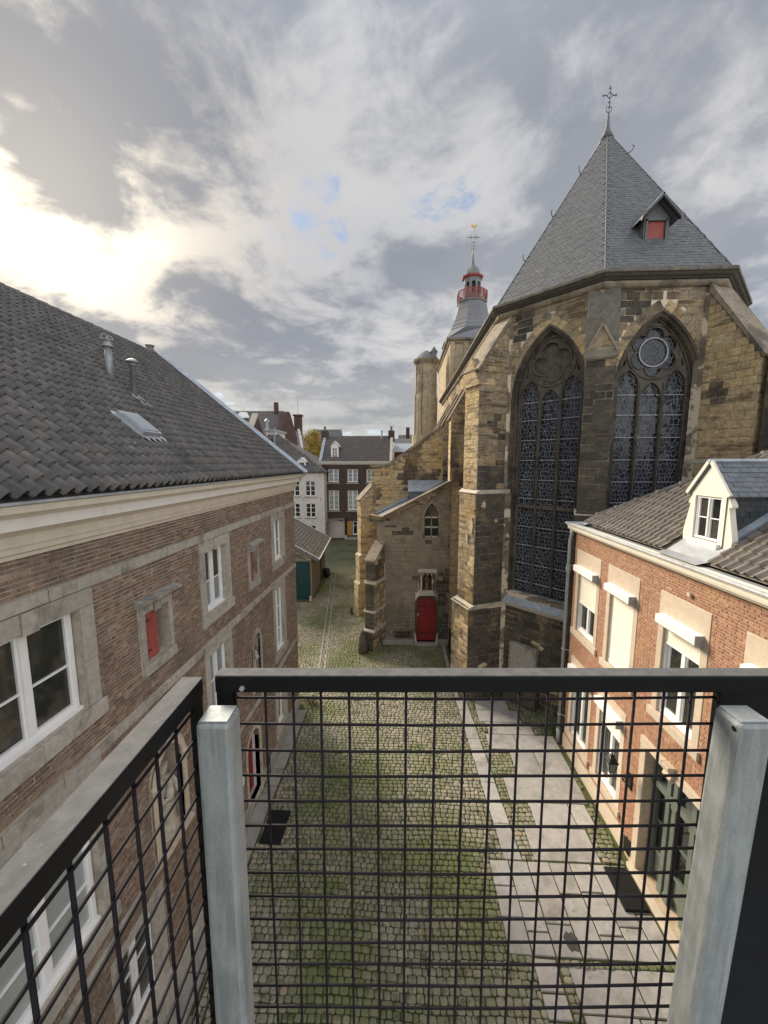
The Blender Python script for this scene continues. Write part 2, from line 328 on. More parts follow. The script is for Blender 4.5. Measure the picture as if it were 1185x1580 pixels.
def proto_cobble(seed):
    r = random.Random(seed); vs = []; fs = []; seg = 12
    ph = [r.uniform(-.04, .04) for _ in range(seg)]
    for lvl, (s, y) in enumerate(((1.0, 0), (.985, .72), (.90, .94), (.60, 1.0))):
        for k in range(seg):
            a = (k+.5)*2*math.pi/seg; c, d = math.cos(a), math.sin(a); q = (abs(c)**5.5+abs(d)**5.5)**(-1/5.5)
            vs.append((c*q*.5*s*(1+ph[k]), y+(r.uniform(-.05, .05) if lvl else 0), d*q*.5*s*(1+ph[(k+3) % seg])))
    for l in range(3):
        for k in range(seg): fs.append((l*seg+k, l*seg+(k+1) % seg, (l+1)*seg+(k+1) % seg, (l+1)*seg+k))
    fs.append(tuple(3*seg+k for k in range(seg))); return vs, fs
def proto_pantile(seed, nseg=8):
    """x along eave (unit pitch, overlapping a little), z up slope, y outward (in units of x pitch)"""
    r = random.Random(seed); vs = []; fs = []; a0, a1 = -.56, .56
    h = lambda t: .20*math.sin(2*math.pi*(t+.08))+.06*math.sin(4*math.pi*t)
    for lvl, (zz, off) in enumerate(((-.02, .20), (1.12, .02))):
        for dy in (0, -.09):
            for i in range(nseg+1):
                t = a0+(a1-a0)*i/nseg; vs.append((t, h(t)+off+dy+.17+r.uniform(-.01, .01), zz))
    n = nseg+1
    for i in range(nseg):
        fs.append((i, i+1, 2*n+i+1, 2*n+i)); fs.append((n+i+1, n+i, i, i+1)[::-1])
    fs.append((0, 2*n, 3*n, n)); fs.append((n-1, 2*n-1, 4*n-1, 3*n-1)); return vs, fs
def proto_slate(seed):
    r = random.Random(seed); t = .16; w = .485; e = r.uniform(-.02, .02)
    return [(-w, t, -.02+e), (w, t+r.uniform(-.02, .02), -.02-e), (w, .02, 1.06), (-w, .02, 1.06), (-w, 0, -.02+e), (w, 0, -.02-e)], [(0, 1, 2, 3), (4, 5, 1, 0), (0, 3, 4), (1, 5, 2)]
PROTO = {}
for k in range(5): PROTO['brick%d' % k] = proto_block(.03, .08, .28, 100+k)
for k in range(5): PROTO['stone%d' % k] = proto_block(.02, .035, .2, 200+k)
for k in range(7): PROTO['rough%d' % k] = proto_rough(300+k)
for k in range(7): PROTO['cobble%d' % k] = proto_cobble(400+k)
for k in range(3): PROTO['pantile%d' % k] = proto_pantile(500+k)
for k in range(3): PROTO['slate%d' % k] = proto_slate(600+k)
for k in range(4): PROTO['slab%d' % k] = proto_block(.004, .004, .1, 700+k)
PCOUNT = {'brick': 5, 'stone': 5, 'rough': 7, 'cobble': 7, 'pantile': 3, 'slate': 3, 'slab': 4}
MESHC = {}
def pmesh(kind, mat, name, smooth):
    k = (kind, mat, name)
    if k not in MESHC:
        me = bpy.data.meshes.new(name); me.from_pydata(PROTO[kind][0], [], PROTO[kind][1]); me.materials.append(MATS[mat])
        if smooth: me.polygons.foreach_set('use_smooth', [True]*len(me.polygons))
        MESHC[k] = me
    return MESHC[k]
class Pieces:
    def __init__(s, owner, name, plural, limit=300, smooth=False): s.owner = owner; s.name = name; s.plural = plural; s.lim = limit; s.it = []; s.smooth = smooth
    def add(s, kind, mtx, mat, parent=None):
        if kind in PCOUNT: kind = kind+str(random.randrange(PCOUNT[kind]))
        c = mtx @ Vector((0, .5, 0)); d = c-EYE; w = d.dot(FWD); size = 0
        if w > .2:
            u = PW/2+FPX*d.dot(RGT)/w; v = PH/2-FPX*d.dot(UPV)/w
            if -10 < u < PW+10 and -10 < v < PH+10:
                L = max(mtx.col[0].xyz.length, mtx.col[2].xyz.length); size = FPX*L/w
        s.it.append((size, len(s.it), kind, mtx, mat, parent or s.owner))
    def flush(s):
        s.it.sort(key=lambda t: (-t[0], t[1]))
        for size, _, kind, mtx, mat, par in s.it[:s.lim]:
            o = bpy.data.objects.new(s.name, pmesh(kind, mat, s.name, s.smooth)); COL.objects.link(o)
            o.parent = par; o.matrix_parent_inverse = WM[par.name].inverted(); o.matrix_basis = mtx
        rest = s.it[s.lim:]
        if not rest: return
        V = []; F = []; MI = []; mats = []; base = 0
        PV = {k: np.array(PROTO[k][0]) for k in set(t[2] for t in rest)}
        for size, _, kind, mtx, mat, par in rest:
            m = np.array(mtx); pv = PV[kind]; V.append(pv @ m[:3, :3].T+m[:3, 3])
            if mat not in mats: mats.append(mat)
            k = mats.index(mat); fs = PROTO[kind][1]
            F += [tuple(i+base for i in f) for f in fs]; MI += [k]*len(fs); base += len(pv)
        me = bpy.data.meshes.new(s.plural); me.from_pydata(np.concatenate(V).tolist(), [], F)
        for m in mats: me.materials.append(MATS[m])
        me.polygons.foreach_set('material_index', MI)
        if s.smooth: me.polygons.foreach_set('use_smooth', [True]*len(me.polygons))
        me.update(); o = bpy.data.objects.new(s.plural, me); _link(o, s.owner); stuff(o)

# ------------------------------------------------------------------ wall tools
def scan(poly, z):
    xs = []
    n = len(poly)
    for i in range(n):
        (a0, z0), (a1, z1) = poly[i], poly[(i+1) % n]
        if (z0 > z) != (z1 > z): xs.append(a0+(a1-a0)*(z-z0)/(z1-z0))
    xs.sort(); return [(xs[i], xs[i+1]) for i in range(0, len(xs)-1, 2)]
def isect(A, B): return [(max(a, c), min(b, d)) for a, b in A for c, d in B if min(b, d) > max(a, c)]
def subt(A, B):
    for c, d in B:
        N = []
        for a, b in A:
            if d <= a or c >= b: N.append((a, b)); continue
            if c > a: N.append((a, c))
            if d < b: N.append((d, b))
        A = N
    return A
def free(outline, holes, z0, z1):
    e = (z1-z0)*.12
    A = isect(scan(outline, z0+e), scan(outline, z1-e))
    for h in holes:
        for z in (z0+e, (z0+z1)/2, z1-e): A = subt(A, scan(h, z))
    return A
def rect(a0, a1, z0, z1): return [(a0, z0), (a1, z0), (a1, z1), (a0, z1)]
def arch(c, w, z0, zs, rise, n=8):
    """pointed arch outline (counter-clockwise from bottom left)"""
    r = (w*w+rise*rise)/(2*w); k = r-w; th = math.atan2(rise, k)
    pts = [(c-w, z0), (c+w, z0)]
    for i in range(n+1): t = th*i/n; pts.append((c-k+r*math.cos(t), zs+r*math.sin(t)))
    for i in range(n-1, -1, -1): t = th*i/n; pts.append((c+k-r*math.cos(t), zs+r*math.sin(t)))
    return pts
def arch2(c, k, r, z0, zs, n=10):
    """pointed arch with fixed centre offset k and radius r (parallel family)"""
    th = math.acos(k/r); pts = [(c-(r-k), z0), (c+(r-k), z0)]
    for i in range(n+1): t = th*i/n; pts.append((c-k+r*math.cos(t), zs+r*math.sin(t)))
    for i in range(n-1, -1, -1): t = th*i/n; pts.append((c+k-r*math.cos(t), zs+r*math.sin(t)))
    return pts
def roundarch(c, w, z0, zs, n=8):
    return [(c-w, z0), (c+w, z0)]+[(c+w*math.cos(math.pi*i/n), zs+w*math.sin(math.pi*i/n)) for i in range(n+1)]
def plate(mb, fr, outline, holes, n0, n1, mat=None, back=False):
    """flat wall at n0 with holes, reveals going back to n1"""
    loops = [outline]+holes; pts = [p for l in loops for p in l]
    tri = tessellate_polygon([[Vector((a, z, 0)) for a, z in l] for l in loops])
    mb.add([fr(a, n0, z) for a, z in pts], [tuple(t) for t in tri], mat)
    if back: mb.add([fr(a, n1, z) for a, z in pts], [tuple(t) for t in tri], mat)
    for l in (holes if not back else loops):
        k = len(l); mb.add([fr(a, n0, z) for a, z in l]+[fr(a, n1, z) for a, z in l], [(i, (i+1) % k, k+(i+1) % k, k+i) for i in range(k)], mat)
def courses(P, fr, outline, holes, L, h, proud, mat, parent, gap=.012, kind='brick', vary=.0, hv=0.0, bond='half', jit=.004, zr=None, matfn=None, minl=.35):
    zs = [p[1] for p in outline]; z = min(zs) if zr is None else zr[0]; top = max(zs) if zr is None else zr[1]; row = 0
    while z < top-.3*h:
        hh = h*(1+random.uniform(-hv, hv)); z1 = z+hh
        for a, b in free(outline, holes, z, min(z1, top)):
            x = a; first = True
            while x < b-.004:
                l = L*(1+random.uniform(-vary, vary))
                if bond == 'cross' and row % 2: l *= .5
                if first and bond != 'none': l *= (.5 if row % 2 else 1.0) if bond == 'half' else (.75 if row % 2 else 1.0)
                if b-(x+l) < L*minl*.6: l = b-x
                first = False
                if l > .02:
                    mt = matfn(x+l/2, z+hh/2) if matfn else mat
                    P.add(kind, fr.mat(x+l/2, 0, z+hh/2, max(l-gap, .01), proud*random.uniform(.6, 1.25), hh-gap, jit), mt, parent)
                x += l
        z = z1; row += 1
def window(fr, a0, a1, z0, z1, rec, parent, cols=2, rows=2, frame=.055, bar=.022, mull=.07, pane='pane_dark', mat='paint_white', rowz=None, sill=True, name='window', panefn=None):
    """white casement; the frame is the part, each pane a child"""
    mb = MB(); f = frame; B = lambda x0, x1, zz0, zz1, d0, d1: mb.box(x0, x1, d0, d1, zz0, zz1, None, fr)
    B(a0, a0+f, z0, z1, -rec-.05, -rec+.02); B(a1-f, a1, z0, z1, -rec-.05, -rec+.02)
    B(a0+f, a1-f, z0, z0+f*1.3, -rec-.05, -rec+.02); B(a0+f, a1-f, z1-f, z1, -rec-.05, -rec+.02)
    if sill: B(a0-.01, a1+.01, z0-.05, z0-.002, -rec-.03, -rec+.06)
    W = (a1-a0-2*f-(cols-1)*mull)/cols; zz = rowz or [z0+f*1.3+(z1-f-z0-f*1.3)*i/rows for i in range(1, rows)]
    zl = [z0+f*1.3]+list(zz)+[z1-f]
    cells = []
    for c in range(cols):
        x0 = a0+f+c*(W+mull); x1 = x0+W
        if c: B(x0-mull, x0, z0+f*1.3, z1-f, -rec-.04, -rec+.03)
        B(x0, x0+.03, z0+f*1.3, z1-f, -rec-.03, -rec+.008); B(x1-.03, x1, z0+f*1.3, z1-f, -rec-.03, -rec+.008)
        for i in range(len(zl)-1):
            if i: B(x0+.03, x1-.03, zl[i]-bar/2, zl[i]+bar/2, -rec-.025, -rec+.004)
            cells.append((x0+.03, x1-.03, zl[i]+(bar/2 if i else 0), zl[i+1]-(bar/2 if i < len(zl)-2 else 0), c, i))
    o = mb.build(name, mat, parent)
    for x0, x1, q0, q1, c, i in cells:
        p = MB(); t = random.uniform(-.002, .002)
        p.box(x0-.004, x1+.004, -rec-.03, -rec-.02+t, q0-.004, q1+.004, None, fr); p.build('pane', panefn(c, i) if panefn else pane, o)
    return o
def stone_block(fr, a0, a1, z0, z1, n0, n1, mat, parent, name, bev=.006):
    return MB().box(a0, a1, n0, n1, z0, z1, None, fr).build(name, mat, parent, bevel=bev)
def sweep(mb, path, prof, mat=None, closed=False):
    """path of (x,y), outward = right-hand side of travel; prof of (out,z)"""
    n = len(path); rings = []
    for i in range(n):
        p = Vector(path[i]); d0 = (p-Vector(path[i-1])).normalized() if (i > 0 or closed) else None
        d1 = (Vector(path[(i+1) % n])-p).normalized() if (i < n-1 or closed) else None
        if d0 is None: d0 = d1
        if d1 is None: d1 = d0
        n0 = Vector((d0.y, -d0.x)); n1 = Vector((d1.y, -d1.x)); m = (n0+n1).normalized(); m = m/max(m.dot(n0), .3)
        rings.append([(p.x+m.x*o, p.y+m.y*o, z) for o, z in prof])
    k = len(prof); fs = []
    for i in range(n if closed else n-1):
        j = (i+1) % n
        fs += [(i*k+q, i*k+q+1, j*k+q+1, j*k+q) for q in range(k-1)]
    if not closed: fs += [tuple(range(k)), tuple((n-1)*k+q for q in reversed(range(k)))]
    return mb.add([v for r in rings for v in r], fs, mat)
def tiles(P, origin, U, S, N, wid, length, pitch, expo, kind, mat, parent, inside=None, stagger=0.0, jit=.01, ysc=None, xj=0.0):
    U = Vector(U).normalized(); S = Vector(S).normalized(); N = Vector(N).normalized(); O = Vector(origin)
    rows = int(length/expo); cols = int(wid/pitch); ys = ysc or pitch
    for r in range(rows):
        for c in range(-1, cols+1):
            a = (c+.5+(stagger if r % 2 else 0))*pitch+random.uniform(-xj, xj); s = r*expo+random.uniform(-jit, jit)*.4
            if a < 0 or a > wid: continue
            if inside and not inside(a, s+expo*.5): continue
            p = O+U*a+S*s+N*random.uniform(0, .004)
            P.add(kind, Matrix(((U.x*pitch, N.x*ys, S.x*expo, p.x), (U.y*pitch, N.y*ys, S.y*expo, p.y), (U.z*pitch, N.z*ys, S.z*expo, p.z), (0, 0, 0, 1))), mat, parent)

# ================================================================== GROUND
gr = MB(); gr.box(-400, 400, -60, 900, -.6, -.02); struct(gr.build('ground', 'ground_far'))
def build_street():
    bed = struct(MB().box(-7.5, 7.6, 1.5, 30.5, -.015, .006).build('cobbled_street', 'moss_joint'))
    fr = FrZ()
    xl = lambda y: 2.06+(13.9-y)*.052           # left edge of the flag strip
    slabs = []
    def q(x0, x1, y0, y1, xs=0.0): slabs.append([(x0, y0), (x1, y0), (x1-xs, y1), (x0-xs, y1)])
    ys = [13.9, 13.25, 12.8, 12.35, 11.75, 11.3, 10.75, 10.0, 9.35, 8.75, 7.86]   # strip, north part
    for a, b in zip(ys[:-1], ys[1:]): q(xl(b), xl(b)+.40, b, a, .052*(a-b))
    for x0, x1, y1, y0 in [(2.75, 3.95, 13.9, 13.3), (2.73, 4.2, 13.28, 12.62), (2.93, 4.45, 12.6, 12.02), (2.80, 3.72, 12.0, 11.32), (3.74, 5.03, 12.0, 11.32),
                           (3.38, 4.12, 11.3, 10.32), (4.14, 5.0, 11.3, 10.32), (2.93, 4.98, 10.28, 9.42), (3.38, 4.4, 9.4, 8.72), (4.42, 4.85, 9.4, 8.72), (3.05, 4.55, 8.68, 7.88)]:
        q(x0, x1, y0, y1)
    # long narrow flags in front of the door
    for x0, x1, cuts in [(2.02, 2.44, [7.84, 7.3, 6.72, 6.12]), (2.46, 2.86, [7.84, 7.02, 6.5, 6.12]), (2.88, 3.34, [7.84, 6.64, 6.12]), (3.36, 3.80, [7.84, 7.2, 6.12]),
                         (3.82, 4.26, [7.84, 7.25, 6.5, 6.12]), (4.28, 4.70, [7.84, 7.2, 6.65, 6.12]), (4.72, 5.03, [7.84, 6.9, 6.45, 6.12])]:
        for a, b in zip(cuts[:-1], cuts[1:]): q(x0, x1, b+.008, a-.008)
    for a, b in zip([6.1, 5.62, 5.28, 4.8, 4.3], [5.64, 5.30, 4.82, 4.32, 3.8]): q(2.42, 2.82, b, a-.012)
    for x0, x1, a, b in [(3.02, 4.1, 6.0, 5.4), (4.12, 4.98, 6.0, 5.4), (3.02, 3.9, 5.38, 4.7), (3.92, 4.98, 5.38, 4.7), (3.02, 4.98, 4.68, 4.0)]: q(x0, x1, b, a)
    # kerb flags under the left-hand house
    ky = [12.95, 12.3, 11.6, 10.9, 10.2, 9.6, 9.2]
    for a, b in zip(ky[:-1], ky[1:]): q(-3.80, -3.46, b, a-.012)
    ky = [8.4, 7.8, 7.1, 6.4, 5.6, 4.8, 4.0]
    for a, b in zip(ky[:-1], ky[1:]): q(-3.80, -3.46, b, a-.012)
    q(2.06, 2.22, 14.0, 16.2); q(1.98, 2.14, 16.22, 18.3)
    pv = []
    for s in slabs:
        mb = MB(); n = 4; cx = sum(p[0] for p in s)/4; cy = sum(p[1] for p in s)/4; t = random.uniform(.026, .034); rx = random.uniform(-.006, .006); ry = random.uniform(-.006, .006)
        top = [(x-(x-cx)*.01+random.uniform(-.006, .006)-(.008 if x > cx else -.008), y-(y-cy)*.01+random.uniform(-.006, .006)-(.008 if y > cy else -.008)) for x, y in s]
        mb.add([(x, y, .0) for x, y in s]+[(x, y, t+(x-cx)*rx+(y-cy)*ry) for x, y in top], [(0, 1, 5, 4), (1, 2, 6, 5), (2, 3, 7, 6), (3, 0, 4, 7), (4, 5, 6, 7)])
        mb.build('paving_slab', 'kerb_stone' if cx < 0 else 'flagstone', bed)
    for A_, B_ in (((-3.4, 14.2), (-5.7, 30.2)), ((-3.16, 14.2), (-5.42, 30.2))):
        A_, B_ = Vector(A_), Vector(B_); n_ = 34
        for k in range(n_):
            p, q_ = A_.lerp(B_, (k+.03)/n_), A_.lerp(B_, (k+.97)/n_); w_ = Vector((.035, 0)); t = random.uniform(.054, .062)
            mb = MB(); mb.add([(p.x-.035, p.y, 0), (p.x+.035, p.y, 0), (q_.x+.035, q_.y, 0), (q_.x-.035, q_.y, 0), (p.x-.032, p.y, t), (p.x+.032, p.y, t), (q_.x+.032, q_.y, t), (q_.x-.032, q_.y, t)], [(0, 1, 5, 4), (1, 2, 6, 5), (2, 3, 7, 6), (3, 0, 4, 7), (4, 5, 6, 7)]); mb.build('gutter_stone', 'kerb_stone', bed)
    P = Pieces(bed, 'cobble', 'cobbles', smooth=True)
    blocks = slabs+[rect(-3.9, -3.44, 8.4, 9.22), rect(5.06, 9, -2, 11.9), rect(-9, -3.84, -2, 13.35), rect(-9, -5.9, 23.9, 32), rect(-1.7, 8, 18.2, 40), rect(-2.2, 4, 22, 40), rect(2.2, 8, 14, 19),
                    [(1.9, 15.9), (3.7, 15.9), (3.7, 14.9), (6.2, 12.4), (8, 12.4), (8, 16), (8, 19), (2.1, 19)], rect(-4, -3.44, 1, 13.0)]
    out = [(-3.5, 1.9), (5.08, 1.9), (5.08, 12.2), (7, 12.2), (2.4, 17), (2.4, 18.6), (-1.5, 18.6), (-1.9, 22), (-2.6, 30), (-6.6, 30.3), (-6.0, 24), (-7.2, 24), (-7.2, 13.4), (-3.5, 13.4)]
    y = 2.3; row = 0
    while y < 30:
        h = .118*(1+random.uniform(-.10, .10)); sk = random.uniform(-.02, .02)
        for a, b in free(out, blocks, y+.01, y+h-.01):
            x = a+random.uniform(0, .05)
            while x < b-.04:
                l = random.choice([.10, .125, .14, .15, .165, .19])*random.uniform(.92, 1.08)
                if x+l > b: l = b-x
                if l > .04:
                    yy = y+h/2+.022*math.sin(x*2.1+y*.7)+random.uniform(-.008, .008)
                    P.add('cobble', fr.mat(x+l/2, .0, yy, max(l-.011, .03), random.uniform(.036, .050), h-.010, .06), 'cobble')
                x += l
        y += h; row += 1
    P.flush()
    return bed
bed = build_street()

# ================================================================== LEFT BRICK BUILDING
def build_left():
    B = thing('brick_house', 'long brown brick building with grey pantile roof and cream cornice, left of the courtyard', 'building', (-3.85, 6, 0))
    fr = Fr((-3.85, 0, 0), (0, 1, 0), (1, 0, 0)); Y0, Y1 = -1.5, 13.35
    up = [(2.98, 4.22), (7.14, 8.02), (11.14, 12.0)]; small = [(5.33, 5.90), (9.32, 9.80)]
    H = []; upz = (6.02, 7.28); loz = (3.12, 5.16)
    for a, b in up: H += [rect(a, b, *upz)]
    lo = [(2.75, 4.15), (7.1, 7.95), (11.05, 11.9)]
    for a, b in lo: H += [rect(a, b, *loz)]
    for a, b in small: H += [rect(a, b, 5.98, 6.76)]
    n1 = arch(5.62, .36, 2.72, 3.95, .45); n2 = roundarch(9.5, .25, 3.2, 4.3)
    H += [n1, n2]
    door = roundarch(9.0, .40, .22, 1.72); gw = rect(10.92, 11.75, .62, 2.2); gw2 = rect(6.9, 7.75, .62, 2.2); gw3 = rect(4.3, 5.1, .62, 2.2)
    H += [door, gw, gw2, gw3]
    mb = MB(); plate(mb, fr, rect(Y0, Y1, 0, 8.3), H, 0, -.34)
    wall = mb.build('wall', 'mortar_grey', B)
    MB().box(-11.9, -3.9, Y1-.3, Y1-.01, 0, 8.3).box(-11.9, -11.6, Y0, Y1, 0, 8.3).box(-11.9, -3.9, Y0, Y0+.3, 0, 8.3).box(-11.6, -4.2, Y0, Y1-.3, 5.5, 5.6).build('rear_wall', 'mortar_grey', B)
    # openings covered by stone are kept out of the bond
    X = []
    for a, b in up: X += [rect(a-.22, b+.20, 5.80, 7.50)]
    for a, b in lo: X += [rect(a-.18, b+.18, 2.88, 5.32)]
    for a, b in small: X += [rect(a-.15, b+.13, 5.80, 6.93)]
    X += [arch(5.62, .50, 2.55, 3.95, .62), roundarch(9.5, .36, 3.0, 4.3), roundarch(9.0, .54, 0, 1.72), rect(10.76, 11.9, .45, 2.36), rect(6.74, 7.9, .45, 2.36), rect(4.14, 5.26, .45, 2.36)]
    X += [rect(Y0, Y1, 7.50, 7.655), rect(Y0, Y1, 5.31, 5.44), rect(Y0, Y1, 2.6, 2.72), rect(Y0, Y1, 0, .42)]
    P = Pieces(B, 'brick', 'bricks')
    courses(P, fr, rect(Y0, Y1, .42, 8.09), X, .185, .0525, .010, 'brick_brown', wall, gap=.0125, kind='brick', vary=.06, hv=.05, bond='cross', jit=.012)
    P.flush()
    # string courses of separate stones
    for z0, z1, pr in ((7.505, 7.65, .035), (5.315, 5.435, .03), (2.605, 2.715, .04)):
        y = 1.2
        while y < Y1:
            l = random.uniform(.42, .72) if z0 > 7 else random.uniform(.5, .9)
            l = min(l, Y1-y); o = stone_block(fr, y+.004, y+l-.004, z0+random.uniform(-.004, .004), z1+random.uniform(-.004, .004), -.03, pr+random.uniform(-.006, .006), 'bluestone', B, 'string_stone')
            y += l
    # plinth stones
    y = 2.0
    while y < Y1:
        l = min(random.uniform(.7, 1.1), Y1-y)
        if not (8.45 < y+l/2 < 9.5): stone_block(fr, y+.004, y+l-.004, 0, .41, -.02, .05, 'bluestone', B, 'plinth_stone')
        y += l
    # cut stone surrounds
    def surround(a, b, z0, z1, j, lt, sl, mat='bluestone', keyst=True, wide=.05):
        stone_block(fr, a-j, b+j, z1+.002, z1+lt, -.30, .022, mat, B, 'lintel') if not keyst else None
        if keyst:
            m = (a+b)/2
            stone_block(fr, a-j, m-.09, z1+.002, z1+lt, -.30, .022, mat, B, 'lintel'); stone_block(fr, m+.09, b+j, z1+.002, z1+lt, -.30, .022, mat, B, 'lintel')
            mb = MB(); mb.prism([(m-.083, z1-.02), (m+.083, z1-.02), (m+.085, z1+lt), (m-.085, z1+lt)], lambda p, q_, t: fr(p, t, q_), -.30, .035); mb.build('keystone', mat, B, bevel=.006)
        for s0, s1 in ((a-j, a), (b, b+j)):
            zc = [z0, z0+(z1-z0)*random.uniform(.4, .6), z1]
            for p, q_ in zip(zc[:-1], zc[1:]): stone_block(fr, s0+.001, s1-.001, p+.002, q_-.002, -.30, .020+random.uniform(-.002, .003), mat, B, 'jamb_stone')
        m = (a+b)/2+random.uniform(-.1, .1)
        stone_block(fr, a-j-wide, m-.003, z0-sl, z0-.002, -.22, .055, mat, B, 'sill_stone'); stone_block(fr, m+.003, b+j+wide, z0-sl, z0-.002, -.22, .052, mat, B, 'sill_stone')
    for i, (a, b) in enumerate(up):
        surround(a, b, *upz, .20, .215, .21)
        window(fr, a+.02, b-.02, upz[0]+.04, upz[1]-.01, .11, B, 2, 2, .05, .022, .08, rowz=[upz[0]+.60], panefn=(lambda c, r: 'pane_room') if i == 0 else (lambda c, r: 'pane_blue' if r == 0 and i == 1 else 'pane_room'))
    for i, (a, b) in enumerate(lo):
        surround(a, b, *loz, .16, .145, .2, keyst=False)
        window(fr, a+.02, b-.02, loz[0]+.04, loz[1]-.01, .11, B, 2, 3 if i else 3, .05, .022, .08, rowz=[3.12+.62, 3.12+1.35], panefn=lambda c, r: 'pane_pale' if i == 0 else ('pane_blue' if r else 'pane_pale'))
    for a, b in small:
        surround(a, b, 5.98, 6.76, .11, .15, .16, mat='bluestone', keyst=True, wide=-.001)
        mb = MB(); mb.prism([(-.04, 6.915), (.11, 6.915), (.15, 6.95), (.15, 6.985), (-.04, 7.03)], lambda p, q_, t: fr(t, p, q_), a-.20, b+.20); mb.build('hood_stone', 'bluestone', B, bevel=.004)
        m = a+(b-a)*.62; s = MB(); nb = 4; w = (m-a-.01)/nb
        sh = MB().box(a+.01, m, -.08, -.06, 5.99, 6.75, None, fr).build('shutter', 'red_paint_pale', B)
        for k in range(nb): MB().box(a+.012+k*w, a+.008+(k+1)*w, -.06, -.045, 5.995, 6.745, None, fr).build('board', 'red_paint_pale', sh)
        for zz in (6.12, 6.6): MB().box(a+.01, a+.16, -.045, -.038, zz, zz+.02, None, fr).build('hinge', 'iron_black', sh)
        MB().box(m+.002, b, -.28, -.26, 5.99, 6.75, None, fr).build('pane', 'pane_dark', B)
    # niche linings
    for o_, hole, c, w in ((0, n1, 5.62, .36), (1, n2, 9.5, .25)):
        mb = MB(); plate(mb, fr, (arch(c, w+.11, 2.62, 3.95, .56) if o_ == 0 else roundarch(c, w+.09, 3.12, 4.3)), [hole], .03, -.05); mb.build('niche_frame', 'sand_trim' if o_ == 0 else 'bluestone', B)
        mb = MB(); mb.add([fr(a, -.33, z) for a, z in hole], [tuple(range(len(hole)))]); mb.build('niche_back', 'sand_trim' if o_ == 0 else 'mortar_grey', B)
        z0 = hole[0][1]; mb = MB(); mb.prism([(-.32, z0-.16), (.02, z0-.16), (.12, z0-.04), (.12, z0+.02), (-.32, z0+.02)], lambda p, q_, t: fr(t, p, q_), c-w-.08, c+w+.08); mb.build('niche_shelf', 'sand_trim', B, bevel=.006)
    for s in (-1, 1): MB().lathe(fr(5.62+s*.42, .03, 3.86), [(.035, 0), (.05, .02), (.06, .06), (.05, .1), (.075, .14), (.03, .16)], 8).build('bracket', 'sand_trim', B, smooth=True)
    # door
    mb = MB(); plate(mb, fr, roundarch(9.0, .53, .0, 1.72), [door], .03, -.12); mb.build('door_surround', 'pale_string', B)
    mb = MB(); mb.add([fr(a, -.2, z) for a, z in door], [tuple(range(len(door)))]); d = mb.build('door', 'red_paint', B)
    for k in range(3): MB().box(8.63+k*.25, 8.86+k*.25, -.2, -.18, .26, 1.7, None, fr).build('board', 'red_paint', d)
    for a in (8.60, 9.36): MB().box(a, a+.045, -.19, -.12, .23, 1.75, None, fr).build('door_post', 'paint_white', B)
    for a, b in ((10.92, 11.75), (6.9, 7.75), (4.3, 5.1)):
        surround(a, b, .62, 2.2, .14, .15, .16, keyst=False); window(fr, a+.02, b-.02, .66, 2.18, .15, B, 2, 2, .05, .022, .07, rowz=[1.5], pane='pane_room')
    MB().box(8.42, 9.22, .055, .40, .0, .11, None, fr).build('doorstep', 'kerb_stone', B, bevel=.01)
    # cornice
    prof = [(.0, 8.06), (.035, 8.06), (.045, 8.10), (.07, 8.12), (.08, 8.17), (.085, 8.19), (.105, 8.195), (.12, 8.30), (.17, 8.355), (.21, 8.37)]
    prof2 = [(.20, 8.365), (.245, 8.37), (.25, 8.375), (.25, 8.49), (.255, 8.495)]
    prof3 = [(.25, 8.492), (.27, 8.495), (.30, 8.53), (.355, 8.545), (.36, 8.57), (.37, 8.615), (.36, 8.62), (.2, 8.62), (0, 8.6)]
    path = [(-3.85, Y0), (-3.85, Y1), (-4.7, Y1)]
    for pr, mt, nm in ((prof, 'paint_cream', 'cornice_moulding'), (prof2, 'paint_grey_white', 'cornice_board'), (prof3, 'paint_cream', 'cornice_moulding')):
        sweep(MB_ := MB(), path, pr); MB_.build(nm, mt, B)
    mb = MB(); mb.box(.30, .385, 0, 0, 8.62, 8.63)
    g = MB(); sweep(g, path, [(.20, 8.612), (.205, 8.625), (.36, 8.628), (.372, 8.655), (.392, 8.652), (.395, 8.628), (.375, 8.618)]); g.build('gutter', 'zinc', B)
    # roof
    ex, ez, rx, rz = -3.50, 8.66, -8.37, 12.62; L = math.hypot(rx-ex, rz-ez); S = Vector((rx-ex, 0, rz-ez)).normalized(); N = Vector((-S.z*-1, 0, 0)); N = Vector((S.z, 0, -S.x)).normalized()
    if N.z < 0: N = -N
    rb = MB(); e = Vector((ex, 0, ez))-N*.03; t = Vector((rx, 0, rz))-N*.03
    rb.add([(e.x, Y0, e.z), (e.x, Y1-.02, e.z), (t.x, Y1-.02, t.z), (t.x, Y0, t.z), (-12.6, Y0, 8.7), (-12.6, Y1-.02, 8.7), (e.x, Y0, 8.3), (e.x-.1, Y1-.02, 8.3), (-12.6, Y0, 8.3), (-12.6, Y1-.02, 8.3)],
           [(0, 1, 2, 3), (3, 2, 5, 4), (1, 7, 9, 5, 2), (0, 3, 4, 8, 6)])
    roof = rb.build('roof', 'pantile_grey', B)
    T = Pieces(B, 'roof_tile', 'roof_tiles', smooth=True)
    vents = [(7.86, 10.75), (7.87, 10.36)]
    tiles(T, Vector((ex, -1.4, ez)), (0, 1, 0), S, N, 14.6, L+.06, .166, .215, 'pantile', 'pantile_grey', roof, inside=lambda a, s: a < 14.62, jit=.02, ysc=.215, xj=.003)
    T.flush()
    mb = MB(); y = 0.2
    while y < Y1-.1:
        mb = MB(); mb.lathe((0, 0, 0), [(.10, 0), (.12, .34)], 8)
        mb.v = [(rx+v[0], y+v[2], rz+.015+v[1]*.8) for v in mb.v]; o = mb.build('ridge_tile', 'pantile_grey', roof, smooth=True); y += .33
